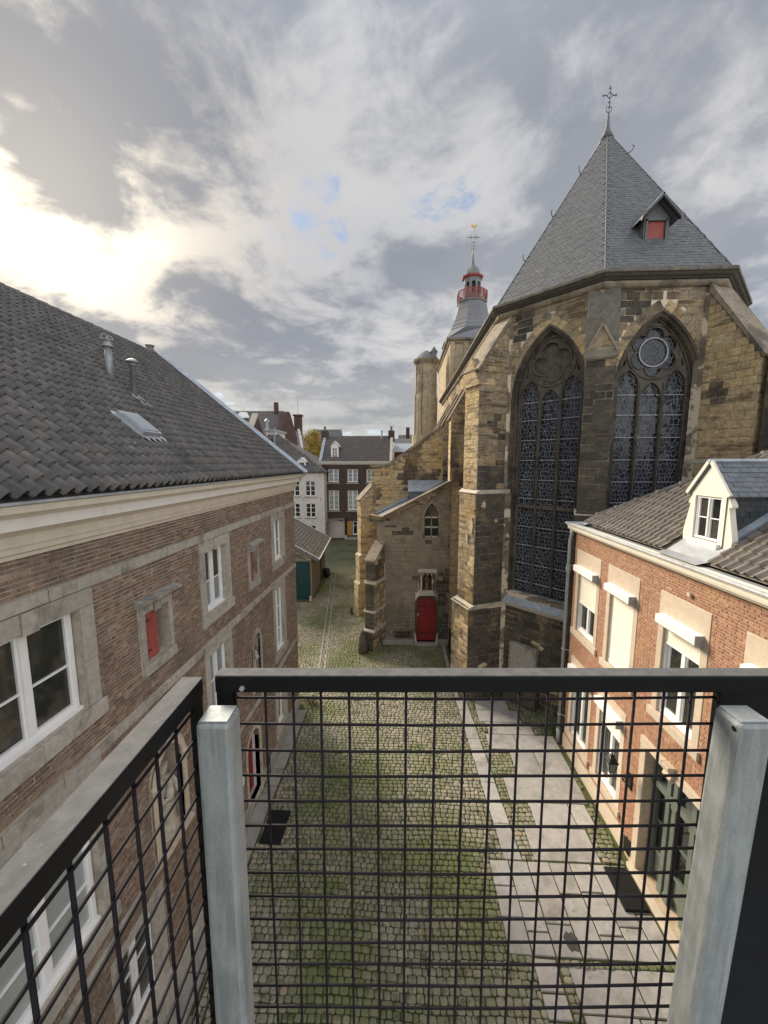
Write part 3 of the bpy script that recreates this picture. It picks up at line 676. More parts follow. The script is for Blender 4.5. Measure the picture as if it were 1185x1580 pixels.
    # verge flashing along the far gable
    pts = [Vector((ex+.1, Y1, ez-.03))+S*q*(L+.12) for q in np.linspace(0, 1, 22)]
    mb = MB(); V = []
    for i, p in enumerate(pts):
        w = .30+.05*math.sin(i*2.3)*(.5+random.random()*.6)
        V += [p+Vector((0, -.16-w*.6, 0))+N*.085, p+Vector((0, -.10, 0))+N*.095, p+Vector((0, -.03, 0))+N*.09, p+Vector((0, .0, 0))+N*.13, p+Vector((0, .06, 0))+N*.13, p+Vector((0, .065, 0))-N*.14]
    mb.add(V, [(i*6+k, i*6+k+1, i*6+7+k, i*6+6+k) for i in range(len(pts)-1) for k in range(5)]); mb.build('verge_flashing', 'lead', B)
    # vent pipes, rooflight, ridge pot
    mb = MB(); c = (-5.98, 7.86, 10.55); mb.lathe(c, [(.066, 0), (.066, .78)], 14); mb.lathe((c[0], c[1], c[2]+.78), [(.105, 0), (.115, .02), (.08, .05), (.085, .12), (.115, .135), (.11, .15)], 14)
    v1 = mb.build('vent_pipe', 'galvanised', B, smooth=True)
    for s in (-1, 1): MB().tube([(c[0]+.05*math.cos(a)*.9, c[1]+s*.07+.05*math.cos(a)*.6, c[2]+.97+.05*math.sin(a)) for a in np.linspace(0, 2*math.pi, 13)[:-1]], .008, 5, closed=True).build('wire_loop', 'zinc', v1)
    mb = MB(); c = (-5.5, 7.87, 10.15); mb.lathe(c, [(.056, 0), (.056, .82), (.068, .82), (.068, .86), (.02, .88)], 14); mb.lathe((c[0], c[1], c[2]+.88), [(.13, 0), (.125, .02), (.08, .05), (.03, .075), (.004, .08)], 14)
    v2 = mb.build('vent_pipe', 'galvanised', B, smooth=True)
    mb = MB(); p = Vector((-5.47, 7.87, 10.27)); mb.add([p+Vector((0, a, 0))+S*b_+N*h for h in (.07, .085) for a, b_ in ((-.13, -.25), (.13, -.25), (.13, .14), (-.13, .14))], [(0, 1, 2, 3), (4, 5, 6, 7), (0, 1, 5, 4), (1, 2, 6, 5), (2, 3, 7, 6), (3, 0, 4, 7)]); mb.build('flashing', 'lead', B)
    fs = Fr((-4.34, 6.5, 9.42), (0, 1, 0), N); fs.Z = S
    mb = MB(); mb.box(-.24, .24, .03, .13, 0, .55, None, fs); mb.box(-.30, .30, .02, .06, -.06, .62, None, fs); sk = mb.build('rooflight', 'zinc', B)
    MB().box(-.20, .20, .131, .14, .05, .50, None, fs).build('pane', 'pane_blue', sk)
    mb = MB()
    for k in range(4): mb.add([fs(-.28+k*.15, .075, -.05), fs(-.14+k*.15, .075, -.05), fs(-.20+k*.15, .05, -.16)], [(0, 1, 2)])
    mb.build('apron', 'zinc', sk)
    MB().lathe((-8.37, 12.9, 12.6), [(.14, 0), (.14, .12), (.10, .14), (.12, .24), (.15, .26), (.0, .28)], 12).build('ridge_pot', 'pantile_brown', B, smooth=True)
    MB().tube([fr(9.98, .04, .0), fr(9.98, .04, .55)], .03, 8).build('waste_pipe', 'iron_black', B)
    MB().box(8.05, 8.3, .03, .045, 1.25, 1.55, None, fr).build('notice_plate', 'paint_grey_white', B)
    return B
build_left()
def statue(c, s, mat, name, label, cat='statue'):
    """robed standing figure, one continuous surface, with a child on the arm"""
    t = thing(name, label, cat, c)
    prof = [(.0, 0), (.19, 0), (.21, .03), (.185, .12), (.165, .3), (.15, .5), (.14, .62), (.16, .72), (.17, .8), (.15, .86), (.07, .895), (.045, .915), (.05, .94), (.075, .98), (.08, 1.03), (.07, 1.08), (.04, 1.115), (.0, 1.12)]
    mb = MB(); mb.lathe((0, 0, 0), [(r*s, z*s) for r, z in prof[1:]], 20, sx=.8, sy=1.0, fold=lambda a, q: .10*math.cos(7*a+q*5)*max(0, 1-q*2.0))
    mb.v = [(v[0]+c[0], v[1]+c[1], v[2]+c[2]) for v in mb.v]; mb.build('figure', mat, t, smooth=True)
    cx, cy, cz = c
    sg = 1 if cx < 0 else 0
    dx, dy = (1, 0) if sg else (0, -1); ex_, ey = (0, 1) if sg else (1, 0)
    m2 = MB(); P = lambda f, l, z: (cx+dx*f*s+ex_*l*s, cy+dy*f*s+ey*l*s, cz+z*s)
    m2.tube([P(.03, .15, .80), P(.09, .17, .68), P(.17, .08, .66)], .045*s, 8, radii=[.05*s, .045*s, .03*s]); m2.tube([P(.03, -.15, .80), P(.10, -.17, .66), P(.18, -.06, .70)], .045*s, 8, radii=[.05*s, .045*s, .03*s]); m2.build('arm', mat, t, smooth=True)
    m3 = MB(); m3.tube([P(.15, -.08, .64), P(.16, -.08, .74), P(.15, -.07, .82), P(.15, -.07, .85), P(.15, -.07, .90), P(.15, -.07, .94)], .05*s, 8, radii=[.05*s, .06*s, .05*s, .028*s, .045*s, .02*s]); m3.build('child_figure', mat, t, smooth=True)
    m4 = MB(); m4.lathe((cx, cy, cz+1.07*s), [(.085*s, 0), (.09*s, .05*s), (.075*s, .05*s)], 10); m4.build('crown', mat, t); return t
statue((-3.98, 5.62, 2.76), 1.15, 'statue_stone', 'saint_statue', 'weathered pale stone figure in the pointed niche of the brown brick wall')
statue((-4.0, 9.5, 3.22), .95, 'statue_stone', 'saint_statue', 'small stone figure in the round-arched niche further along the brown brick wall')
tag(MB().add([(-3.36, 7.93, .075), (-2.86, 7.93, .075), (-2.86, 8.80, .075), (-3.36, 8.80, .075)]+[(-3.38, 7.91, .03), (-2.84, 7.91, .03), (-2.84, 8.82, .03), (-3.38, 8.82, .03)],
    [(0, 1, 2, 3), (0, 1, 5, 4), (1, 2, 6, 5), (2, 3, 7, 6), (3, 0, 4, 7)]).build('doormat', 'rubber_mat'), 'black rubber doormat on the mossy cobbles below the step of the left house', 'doormat', 'black doormats')

# ================================================================== RIGHT RED BRICK HOUSE
def build_right():
    B = thing('townhouse', 'orange-red brick house with white roller shutters and tiled hipped roof, right of the courtyard', 'building', (5.2, 8, 0))
    fr = Fr((5.2, 0, 0), (0, 1, 0), (-1, 0, 0)); Y0, Y1 = 1.0, 11.62
    ups = [(10.22, 11.28, 4.06, 6.06), (8.56, 9.54, 4.0, 6.06), (6.60, 7.56, 4.0, 6.06), (4.72, 5.62, 4.0, 6.06), (2.9, 3.8, 4.0, 6.06)]
    los = [(10.22, 11.24, .78, 3.0), (8.66, 9.62, .78, 3.0)]
    port = rect(4.7, 7.72, .12, 3.02)
    H = [rect(a, b, c, d) for a, b, c, d in ups+los]+[port]
    mb = MB(); plate(mb, fr, rect(Y0, Y1, 0, 7.0), H, 0, -.30); wall = mb.build('wall', 'mortar_beige', B)
    MB().box(5.24, 13.5, Y1-.3, Y1-.01, 0, 7.0).box(13.2, 13.5, Y0, Y1-.3, 0, 7.0).box(5.24, 13.2, Y0, Y0+.3, 0, 7.0).box(5.5, 13.2, Y0+.3, Y1-.3, 3.4, 3.5).build('rear_wall', 'mortar_beige', B)
    X = [rect(a-.17, b+.17, c-.2, 6.50) for a, b, c, d in ups]+[rect(a-.15, b+.15, c-.2, d+.2) for a, b, c, d in los]+[rect(4.5, 7.90, 0, 3.2), rect(Y0, Y1, 0, .46)]
    P = Pieces(B, 'brick', 'bricks')
    courses(P, fr, rect(Y0, Y1, .46, 7.02), X, .185, .0525, .009, 'brick_red', wall, gap=.011, vary=.03, hv=.02, bond='cross', jit=.005)
    P.flush()
    y = Y0
    while y < Y1:
        l = min(1.2, Y1-y)
        if not (4.5 < y+l/2 < 7.9): stone_block(fr, y+.003, y+l-.003, 0, .45, -.02, .035, 'sand_trim', B, 'plinth_stone')
        y += l
    for i, (a, b, c, d) in enumerate(ups+los):
        top = 6.49 if i < 5 else d+.19
        stone_block(fr, a-.16, b+.16, d-.06, top, -.28, .018, 'sand_trim', B, 'lintel')
        for s0, s1 in ((a-.16, a-.001), (b+.001, b+.16)): stone_block(fr, s0, s1, c+.001, d-.062, -.28, .016, 'sand_trim', B, 'jamb_stone')
        stone_block(fr, a-.22, b+.22, c-.17, c-.001, -.28, .06, 'sand_trim', B, 'sill_stone')
        # roller shutter housing and slats
        drop = [1.10, 1.96, .56, .50, .8, .28, .62][i]; hz = d-.02
        hb = MB(); hb.prism([(.0, hz-.18), (.15, hz-.18), (.17, hz-.15), (.17, hz), (.0, hz+.02)], lambda p, q, t: fr(t, p, q), a-.05, b+.03)
        box = hb.build('shutter_box', 'paint_white', B, bevel=.004); MB().box(a-.062, a-.051, .0, .172, hz-.185, hz+.015, None, fr).build('end_cap', 'zinc', box)
        sl = MB(); z = hz-.17; 
        while z > d-drop:
            sl.prism([(-.06, z-.036), (-.048, z-.03), (-.044, z-.018), (-.048, z-.006), (-.06, z)], lambda p, q, t: fr(t, p, q), a+.02, b-.02); z -= .038
        s = stuff(sl.build('shutter_slats', 'paint_cream_light', B)); MB().box(a+.015, b-.015, -.065, -.04, z-.03, z+.01, None, fr).build('bottom_bar', 'paint_white', B)
        for q in (a+.002, b-.032): MB().box(q, q+.03, -.08, -.03, c+.03, d-.2, None, fr).build('guide_rail', 'paint_white', B)
        window(fr, a+.01, b-.01, c+.06, d-.05, .10, B, 2, 1, .06, .022, .09, pane='pane_room', sill=True)
    # stone frame of the big entrance
    for a, b in ((4.5, 6.86), (7.10, 7.92)): stone_block(fr, a, b, 3.02, 3.20, -.25, .03, 'sand_trim', B, 'lintel')
    mb = MB(); mb.prism([(0, 2.95), (.07, 2.95), (.11, 3.02), (.08, 3.1), (.15, 3.2), (.15, 3.26), (0, 3.26)], lambda p, q, t: fr(t, p, q), 6.88, 7.08); mb.build('keystone', 'sand_trim', B, bevel=.008)
    for a, b in ((7.722, 7.9), (4.52, 4.698)): stone_block(fr, a, b, .12, 3.018, -.28, .03, 'sand_trim', B, 'jamb_stone')
    stone_block(fr, 4.55, 7.88, 0, .115, -.3, .12, 'sand_trim', B, 'doorstep')
    # glazed entrance screen: sill panels, posts, transom, doors
    D = MB().box(4.7, 7.72, -.30, -.28, .12, 3.02, None, fr).build('entrance_screen', 'green_grey_paint', B)
    for a in (4.72, 5.20, 5.72, 6.05, 6.52, 7.0, 7.18, 7.58):
        mb = MB(); mb.box(a, a+.11, -.28, -.17, .13, 3.01, None, fr); mb.box(a-.015, a+.125, -.28, -.155, .13, .30, None, fr); mb.box(a-.015, a+.125, -.28, -.155, 2.2, 2.27, None, fr); mb.build('pilaster', 'green_grey_paint', D, bevel=.006)
    for z0, z1, n in ((2.30, 2.42, -.14), (.80, .86, -.22), (1.5, 1.54, -.23)):
        mb = MB(); mb.box(4.71, 7.71, -.28, n, z0, z1, None, fr); mb.build('transom', 'green_grey_paint', D, bevel=.006)
    for a, b in ((4.84, 5.19), (5.32, 5.71), (5.84, 6.04), (6.17, 6.51), (6.64, 6.99), (7.30, 7.57)):
        for z0, z1, pm in ((.90, 1.48, 'pane_dark'), (1.56, 2.18, 'pane_dark'), (2.46, 2.98, 'pane_room')): MB().box(a, b, -.275, -.262, z0, z1, None, fr).build('pane', pm, D)
        MB().box(a+.03, b-.03, -.28, -.25, .34, .76, None, fr).build('door_panel', 'green_grey_paint', D, bevel=.008)
    # wall stone boss and cast vents
    MB().tube([fr(6.95, .0, 6.66), fr(6.95, .06, 6.66)], .045, 8).build('wall_boss', 'sand_trim', B)
    mb = MB(); plate(mb, fr, arch(8.02, .11, .16, .42, .14), [], .05, .03); mb.build('cellar_vent', 'iron_black', B)
    # eaves
    path = [(12.9, Y1+.02), (5.2, Y1+.02), (5.2, Y0)]
    mb = MB(); sweep(mb, path, [(.0, 6.98), (.10, 6.985), (.12, 7.0), (.14, 7.03), (.17, 7.05), (.185, 7.10), (.19, 7.15), (.215, 7.165), (.22, 7.20), (.0, 7.21)][::1])
    mb.build('fascia', 'paint_cream_light', B)
    mb = MB(); sweep(mb, path, [(-.12, 7.20), (-.1, 7.215), (.10, 7.205), (.215, 7.208), (.225, 7.245), (.24, 7.24), (.25, 7.20), (.22, 7.19)]); mb.build('gutter', 'zinc', B)
    # roof (hip at the far corner)
    ex, ez, sl = 5.30, 7.27, .72; S = Vector((1, 0, sl)).normalized(); N = Vector((-sl, 0, 1)).normalized(); YE = Y1-.08
    rx = 9.45; rzz = ez+(rx-ex)*sl; hy = YE-(rx-ex)
    o = N*-.03
    rb = MB(); rb.add([(ex+o.x, Y0, ez+o.z), (ex+o.x, YE, ez+o.z), (rx, hy, rzz-.03), (rx, Y0, rzz-.03), (13.6, YE, ez-.03), (13.6, Y0, ez-.03)], [(0, 1, 2, 3), (1, 4, 2), (3, 2, 4, 5), (0, 5, 4, 1)])
    roof = rb.build('roof', 'pantile_brown', B)
    T = Pieces(B, 'roof_tile', 'roof_tiles', smooth=True)
    Ls = math.hypot(rx-ex, rzz-ez); k = math.cos(math.atan(sl)); dy0, dy1 = 6.84, 7.86
    def ins(a, s):
        y = Y0+a; x = s*k
        if y > YE-x-.10: return False
        if dy0-.04 < y < dy1+.06 and .0 < x < 2.6: return False
        return True
    tiles(T, (ex, Y0, ez), (0, 1, 0), S, N, YE-Y0, Ls, .175, .235, 'pantile', 'pantile_brown', roof, inside=ins, jit=.015, ysc=.17)
    T.flush()
    hp = [Vector((ex+q, YE-q, ez+q*sl+.03)) for q in np.arange(.28, rx-ex, .33)]
    for a, b in zip(hp[:-1], hp[1:]):
        mb = MB(); d = b-a; mb.tube([a+d*.0, a+d*.12, a+d*.13, b+d*.04], .08, 8, radii=[.10, .10, .078, .082]); mb.build('hip_tile', 'pantile_brown', roof, smooth=True)
    mb = MB(); mb.add([(ex-.16, YE+.10, ez-.03), (ex-.14, YE-.42, ez-.02), (ex+.02, YE-.50, ez+.05), (ex+.30, YE-.36, ez+.27), (ex+.36, YE-.28, ez+.31), (ex+.28, YE-.20, ez+.22), (ex+.1, YE+.12, ez+.0)], [(0, 1, 2, 3, 4, 5, 6)]); mb.build('hip_flashing', 'lead', B)
    # dormer
    fd = Fr((5.60, 0, 0), (0, 1, 0), (-1, 0, 0)); D0, D1 = 6.92, 7.72; m = (D0+D1)/2
    dm = MB(); zb, ze, zt = 7.56, 8.46, 8.97
    gable = [(D0, zb-.12), (D1, zb-.12), (D1, ze), (m, zt), (D0, ze)]
    plate(dm, fd, gable, [rect(D0+.09, D1-.09, 7.58, 8.40)], 0, -.14); dmo = dm.build('dormer', 'paint_cream_light', B)
    dm = MB(); dm.box(D0+.02, D1-.02, -2.2, -.145, 7.3, ze-.02, None, fd); dm.build('dormer_cheek', 'slate_dark', B)
    window(fd, D0+.10, D1-.10, 7.60, 8.39, .05, dmo, 2, 2, .03, .018, .026, pane='pane_dark', sill=False)
    bl = MB()
    for q in range(32):
        z = 7.66+q*.0215
        bl.add([fd(D0+.14, -.076, z), fd(D1-.14, -.076, z), fd(D1-.14, -.070, z+.012), fd(D0+.14, -.070, z+.012)], [(0, 1, 2, 3)])
    stuff(bl.build('blind_slats', 'sand_trim', dmo))
    # scrolled side boards
    for s, base in ((1, D1), (-1, D0)):
        prof = [(0, 7.44), (.04, 7.41), (.12, 7.44), (.17, 7.55), (.175, 7.68), (.14, 7.84), (.095, 8.02), (.06, 8.17), (.05, 8.24), (.10, 8.24), (.10, 8.28), (.03, 8.39), (0, 8.41)]
        mb = MB(); mb.prism([(base+s*p, z) for p, z in prof], lambda p, q, t: fd(p, t, q), -.12, -.02); mb.build('scroll_board', 'paint_cream_light', dmo, bevel=.004)
    for s in (1, -1):
        mb = MB(); e = (D1+.07, ze-.04) if s > 0 else (D0-.07, ze-.04); a_ = Vector((m, zt+.05)); b_ = Vector(e); n_ = Vector((-(b_-a_).y, (b_-a_).x)).normalized()*(.06*s)
        mb.prism([tuple(a_), tuple(b_), tuple(b_-n_*-1), tuple(a_-n_*-1)], lambda p, q, t: fd(p, t, q), .002, .05); mb.build('verge_board', 'paint_cream_light', dmo)
    mb = MB(); mb.box(D0+.04, D1-.04, -.02, .06, 7.46, 7.575, None, fd); mb.build('sill', 'paint_grey_white', dmo, bevel=.006)
    ds = Pieces(dmo, 'slate', 'slates')
    for s in (1, -1):
        A = Vector((5.57, (D1+.08) if s > 0 else (D0-.08), ze-.03)); Tp = Vector((5.57, m, zt+.06)); S2 = (Tp-A).normalized(); N2 = Vector((1, 0, 0)).cross(S2); N2 = N2 if N2.z > 0 else -N2
        W = 2.6; mb = MB(); mb.add([A, A+Vector((W, 0, 0)), Tp+Vector((W, 0, 0)), Tp]+[v-N2*.03 for v in (A, A+Vector((W, 0, 0)), Tp+Vector((W, 0, 0)), Tp)], [(0, 1, 2, 3), (4, 5, 6, 7), (0, 3, 7, 4), (0, 1, 5, 4)]); dr = mb.build('dormer_roof', 'slate_blue', B)
        tiles(ds, A, (1, 0, 0), S2, N2, W, (Tp-A).length-.02, .17, .105, 'slate', 'slate_blue', dr, inside=lambda a, s: a > .085, stagger=.5, ysc=.07)
    for s in (1, -1):
        fc = Fr((5.62, D0+.02 if s < 0 else D1-.02, 0), (1, 0, 0), (0, s, 0))
        tri = [(.12, 7.45), (1.4, 8.36), (.12, 8.38)]
        if s < 0: courses(ds, fc, [(.14, 7.56), (.3, 7.6), (1.45, 8.42), (.14, 8.42)], [], .17, .10, .014, 'slate_dark', B, gap=.006, kind='slab', bond='half')
    ds.flush()
    # lead ridge, step flashings, lead apron in front
    mb = MB(); mb.tube([(5.54, m, zt+.075), (8.4, m, zt+.075)], .035, 8); mb.build('ridge_roll', 'lead', dmo)
    mb = MB(); mb.add([(ex+.02, D0-.12, ez+.02), (5.62, D0-.10, ez+.02+.32*sl), (5.62, D1+.10, ez+.02+.32*sl), (ex+.02, D1+.14, ez+.02), (ex-.2, D0-.12, ez-.03), (ex-.2, D1+.14, ez-.03)], [(0, 1, 2, 3), (4, 0, 3, 5)]); mb.build('lead_apron', 'zinc', B)
    mb = MB(); mb.add([(5.65, D0-.10, ez+.10+.35*sl), (7.6, D0-.10, ez+.10+2.3*sl), (7.6, D0+.03, ez+.16+2.3*sl), (5.65, D0+.03, ez+.16+.35*sl), (5.65, D0-.10, ez+.35*sl), (7.6, D0-.10, ez+2.3*sl)], [(0, 1, 2, 3), (4, 5, 1, 0)]); mb.build('side_flashing', 'lead', B)
    # rain pipe
    mb = MB(); px = fr(11.76, .10, 0); mb.tube([(5.10, 11.70, 7.05), (5.10, 11.70, 6.9), (5.08, 11.74, 6.7), (5.08, 11.74, .5)], .048, 10); mb.tube([(5.08, 11.74, .5), (5.08, 11.74, .02)], .06, 10)
    dp = mb.build('rain_pipe', 'zinc', B, smooth=True)
    for z in (5.9, 3.2, 1.0): MB().tube([(5.08, 11.74, z), (5.08, 11.74, z+.04)], .068, 10).tube([(5.08, 11.74, z+.02), (5.2, 11.6, z+.02)], .015, 6).build('pipe_clip', 'zinc', dp)
    MB().tube([(5.08, 11.74, 5.75), (5.08, 11.74, 5.88)], .075, 10).build('hopper', 'zinc', dp)
build_right()
def lantern():
    L = thing('wall_lantern', 'black iron lantern on a scrolled bracket fixed to the red brick wall beside the entrance', 'lantern', (5.2, 8.15, 1.95))
    c = Vector((4.72, 8.12, 2.24))
    mb = MB(); mb.tube([(5.2, 8.13, 1.97), (4.95, 8.13, 1.99), (4.72, 8.12, 2.02), (4.72, 8.12, 2.12)], .014, 6); mb.tube([(5.19, 8.13, 1.72), (5.08, 8.13, 1.80), (4.98, 8.13, 1.97)], .010, 6)
    mb.tube([(5.05+.06*math.cos(a)*(1-a/14), 8.13, 1.90+.06*math.sin(a)*(1-a/14)) for a in np.linspace(0, 9, 20)], .008, 5); mb.box(5.165, 5.2, 8.08, 8.18, 1.68, 2.05); mb.build('bracket', 'iron_black', L)
    s = [(.075, -.12), (.13, .12)]
    fm = MB()
    for k in range(4):
        a = math.pi/4+k*math.pi/2; b = a+math.pi/2
        p0 = c+Vector((s[0][0]*math.cos(a), s[0][0]*math.sin(a), s[0][1])); p1 = c+Vector((s[1][0]*math.cos(a), s[1][0]*math.sin(a), s[1][1]))
        q0 = c+Vector((s[0][0]*math.cos(b), s[0][0]*math.sin(b), s[0][1])); q1 = c+Vector((s[1][0]*math.cos(b), s[1][0]*math.sin(b), s[1][1]))
        fm.tube([p0, p1], .009, 5); fm.tube([p1, q1], .011, 5); fm.tube([p0, q0], .010, 5)
        MB().add([p0, q0, q1, p1], [(0, 1, 2, 3)]).build('pane', 'lamp_glass', L)
    fm.build('frame', 'iron_black', L)
    MB().lathe(c, [(.155, .12), (.15, .14), (.08, .22), (.05, .24), (.05, .28), (.02, .30), (.01, .36)], 4, rot=math.pi/4).build('cap', 'iron_black', L)
    MB().lathe(c, [(.02, -.1), (.035, -.03), (.03, .04), (.01, .06)], 8).build('bulb', 'paint_grey_white', L, smooth=True)
lantern()
tag(MB().add([(4.55, 6.93, .085), (5.00, 6.93, .085), (5.00, 7.76, .085), (4.55, 7.76, .085), (4.53, 6.91, .036), (5.02, 6.91, .036), (5.02, 7.78, .036), (4.53, 7.78, .036)],
    [(0, 1, 2, 3), (0, 1, 5, 4), (1, 2, 6, 5), (2, 3, 7, 6), (3, 0, 4, 7)]).build('doormat', 'rubber_mat'), 'black rubber doormat on the grey flagstones before the right-hand entrance', 'doormat', 'black doormats')
st = MB(); pts = [(3.24+.13*(1+.25*math.sin(k*2.7))*math.cos(k*.52), 6.37+.15*(1+.2*math.cos(k*3.1))*math.sin(k*.52), .041) for k in range(12)]
st.add(pts+[(p[0], p[1], .030) for p in pts], [tuple(range(12))]+[(k, (k+1) % 12, 12+(k+1) % 12, 12+k) for k in range(12)]); st.build('damp_patch', 'damp_stain', bed)

def wob(a, z, k=0):
    return .5+.25*math.sin(a*1.9+z*.55+k)+.16*math.sin(a*4.1-z*1.7+k*2.3)+.12*math.sin(z*2.9+a*.8+k)+random.uniform(-.10, .10)
# ================================================================== CHURCH CHOIR
VA, VB, VC, VD = Vector((3.55, 14.95, 0)), Vector((5.95, 12.55, 0)), Vector((9.35, 12.55, 0)), Vector((11.75, 14.95, 0))
def build_church():
    B = thing('church', 'gothic church apse of blackened yellow stone with steep slate roof and tall traceried windows', 'church', (7.65, 16.65, 0))
    S = Pieces(B, 'stone', 'stones')
    dAB = (VB-VA).normalized()
    fN = Fr((3.55, 0, 0), (0, 1, 0), (-1, 0, 0)); fAB = Fr(VA, dAB, (-dAB.y*-1*-1, 0, 0)); fAB = Fr(VA, dAB, (-.70711, -.70711, 0)); fBC = Fr(VB, (1, 0, 0), (0, -1, 0)); fCD = Fr(VC, (VD-VC), (.70711, -.70711, 0))
    LAB = (VB-VA).length
    ZS, K, R0 = 11.30, 1.35, 2.65
    def win(fr, c, parentwall, kind, z0g):
        """stepped jamb, tracery plate, glass"""
        orders = [(R0, 0.0), (R0-.03, -.05), (R0-.10, -.06), (R0-.085, -.13), (R0-.15, -.17), (R0-.14, -.24), (R0-.22, -.28), (R0-.22, -.42)]
        mb = MB(); rings = []
        for r, n in orders: rings.append([fr(a, n, z) for a, z in arch2(c, K, r, z0g+(.0), ZS)])
        k = len(rings[0]); V = [v for r in rings for v in r]
        mb.add(V, [(i*k+q, i*k+(q+1) % k, (i+1)*k+(q+1) % k, (i+1)*k+q) for i in range(len(rings)-1) for q in range(k) if q != 0])
        mb.build('window_jamb', 'jamb_dark', B)
        # pear-shaped outer roll
        for r, n, t in ((R0-.035, -.02, .035), (R0-.12, -.10, .028), (R0-.19, -.22, .022)):
            p = arch2(c, K, r, z0g, ZS); pts = [fr(a, n, z) for a, z in p[1:]+p[:1]]; MB().tube(pts, t, 6).build('roll_moulding', 'jamb_dark', B, smooth=True)
        rg = R0-.20; wg = rg-K                 # plate half width ~1.10
        o2 = arch2(c, K, rg, z0g, ZS, 14); holes = []; lw = .315; cs = (c-.715, c, c+.715); ztr = 7.42
        heads = (11.38, 11.02, 11.38)
        for x, hz in zip(cs, heads):
            holes.append(arch(x, lw, ztr+.07, hz, .50, 6)); holes.append(rect(x-lw, x+lw, z0g+.05, ztr-.05))
        fc, fz = c, 12.42
        if kind == 'quatre':
            def rad(t):
                best = 0
                for q in range(4):
                    a = t-(q*math.pi/2+.18); d = .33; rr = .335; s = rr*rr-(d*math.sin(a))**2
                    if s > 0 and math.cos(a) > 0: best = max(best, d*math.cos(a)+math.sqrt(s))
                return best
        else:
            def rad(t):
                best = .0
                for q in range(6):
                    a = t-(q*math.pi/3+math.pi/2); d = .47; rr = .262; s = rr*rr-(d*math.sin(a))**2
                    if s > 0 and math.cos(a) > 0: best = max(best, d*math.cos(a)+math.sqrt(s))
                return max(best, .47)
        foil = [(fc+rad(t)*math.cos(t), fz+rad(t)*math.sin(t)) for t in np.linspace(0, 2*math.pi, 73)[:-1]]; holes.append(foil)
        # small spandrel lights
        for s in (-1, 1): holes.append([(c+s*.835, 12.06), (c+s*.93, 11.99), (c+s*.855, 12.22)][::s])
        mb = MB(); plate(mb, fr, o2, holes, -.29, -.42); tr = mb.build('tracery', 'tracery_stone', B)
        rim = MB(); rim.tube([fr(fc+.80*math.cos(t), -.285, fz+.80*math.sin(t)) for t in np.linspace(0, 2*math.pi, 49)[:-1]], .042, 6, closed=True)
        rim.tube([fr(a, -.275, z) for a, z in foil], .036 if kind == 'quatre' else .026, 6, closed=True)
        for x, hz in zip(cs, heads):
            p = arch(x, lw+.015, ztr+.07, hz, .515, 8); rim.tube([fr(a, -.285, z) for a, z in p[1:]+p[:1]], .028, 5)
            # cusps
            for s in (-1, 1): rim.tube([fr(x+s*lw, -.31, hz+.03), fr(x+s*.17, -.31, hz+.10), fr(x+s*.11, -.31, hz+.20), fr(x+s*.17, -.31, hz+.28), fr(x+s*.05, -.31, hz+.40)], .022, 5)
        if kind == 'quatre':
            for q in range(4):
                a = q*math.pi/2+.18+math.pi/4; rim.tube([fr(fc+.8*math.cos(a+.3), -.29, fz+.8*math.sin(a+.3)), fr(fc+.5*math.cos(a+.12), -.29, fz+.5*math.sin(a+.12)), fr(fc+.30*math.cos(a), -.29, fz+.30*math.sin(a))], .03, 5)
        rim.build('tracery_moulding', 'tracery_stone', tr, smooth=True)
        mul = MB()
        for x in (c-.3575, c+.3575): mul.prism([(-.03, -.29), (.03, -.29), (.012, -.235), (-.012, -.235)], lambda p, q, t: fr(x+p, q, t), z0g+.02, 11.5)
        mul.build('mullion', 'tracery_stone', tr)
        # leaded glass: irregular cells, each tilted a little, between raised cames
        rnd = random.Random(c*100+1); G = MB(); C = MB(); SB = MB(); gn = -.37
        def leaded(x0, x1, z0, z1, nx, nz):
            P = {}
            def pt(i, j):
                if (i, j) not in P:
                    x = x0+(x1-x0)*i/(2*nx); z = z0+(z1-z0)*j/nz; jx = (x1-x0)/nx*.34; jz = (z1-z0)/nz*.36
                    if 0 < i < 2*nx: x += rnd.uniform(-jx, jx)
                    if 0 < j < nz: z += rnd.uniform(-jz, jz)
                    P[(i, j)] = (min(max(x, x0), x1), z)
                return P[(i, j)]
            done = set()
            for j in range(nz):
                st_ = -1 if j % 2 else 0; i = st_
                while i < 2*nx:
                    a, b = max(i, 0), min(i+2, 2*nx); i += 2
                    if b <= a: continue
                    lo_ = [(k_, j) for k_ in range(a, b+1)]; hi_ = [(k_, j+1) for k_ in range(b, a-1, -1)]
                    loop = lo_+hi_; tx, tz = rnd.uniform(-.07, .07), rnd.uniform(-.07, .07); cx, cz = pt(a, j)
                    G.add([fr(pt(*q)[0], gn+(pt(*q)[0]-cx)*tx+(pt(*q)[1]-cz)*tz, pt(*q)[1]) for q in loop], [tuple(range(len(loop)))])
                    for u, v in zip(loop, loop[1:]+loop[:1]):
                        e = (min(u, v), max(u, v))
                        if e in done or u == v: continue
                        done.add(e); A = Vector(pt(*u)); D = Vector(pt(*v)); d = D-A
                        if d.length < .005: continue
                        n = Vector((-d.y, d.x)).normalized()*.0072
                        C.add([fr(A.x+n.x, gn+.008, A.y+n.y), fr(D.x+n.x, gn+.008, D.y+n.y), fr(D.x, gn+.016, D.y), fr(A.x, gn+.016, A.y), fr(A.x-n.x, gn+.008, A.y-n.y), fr(D.x-n.x, gn+.008, D.y-n.y)], [(0, 1, 2, 3), (3, 2, 5, 4)])
        bars = [z0g+.05]; zz = z0g+.05
        zb = [ztr-.05-(ztr-.05-z0g)*(k_/4.6) for k_ in range(1, 5)][::-1]; zlist = [z0g+.03]+zb+[ztr-.02, ztr+.30, ztr+.98, ztr+1.69, ztr+2.40, ztr+3.10, ztr+3.72]
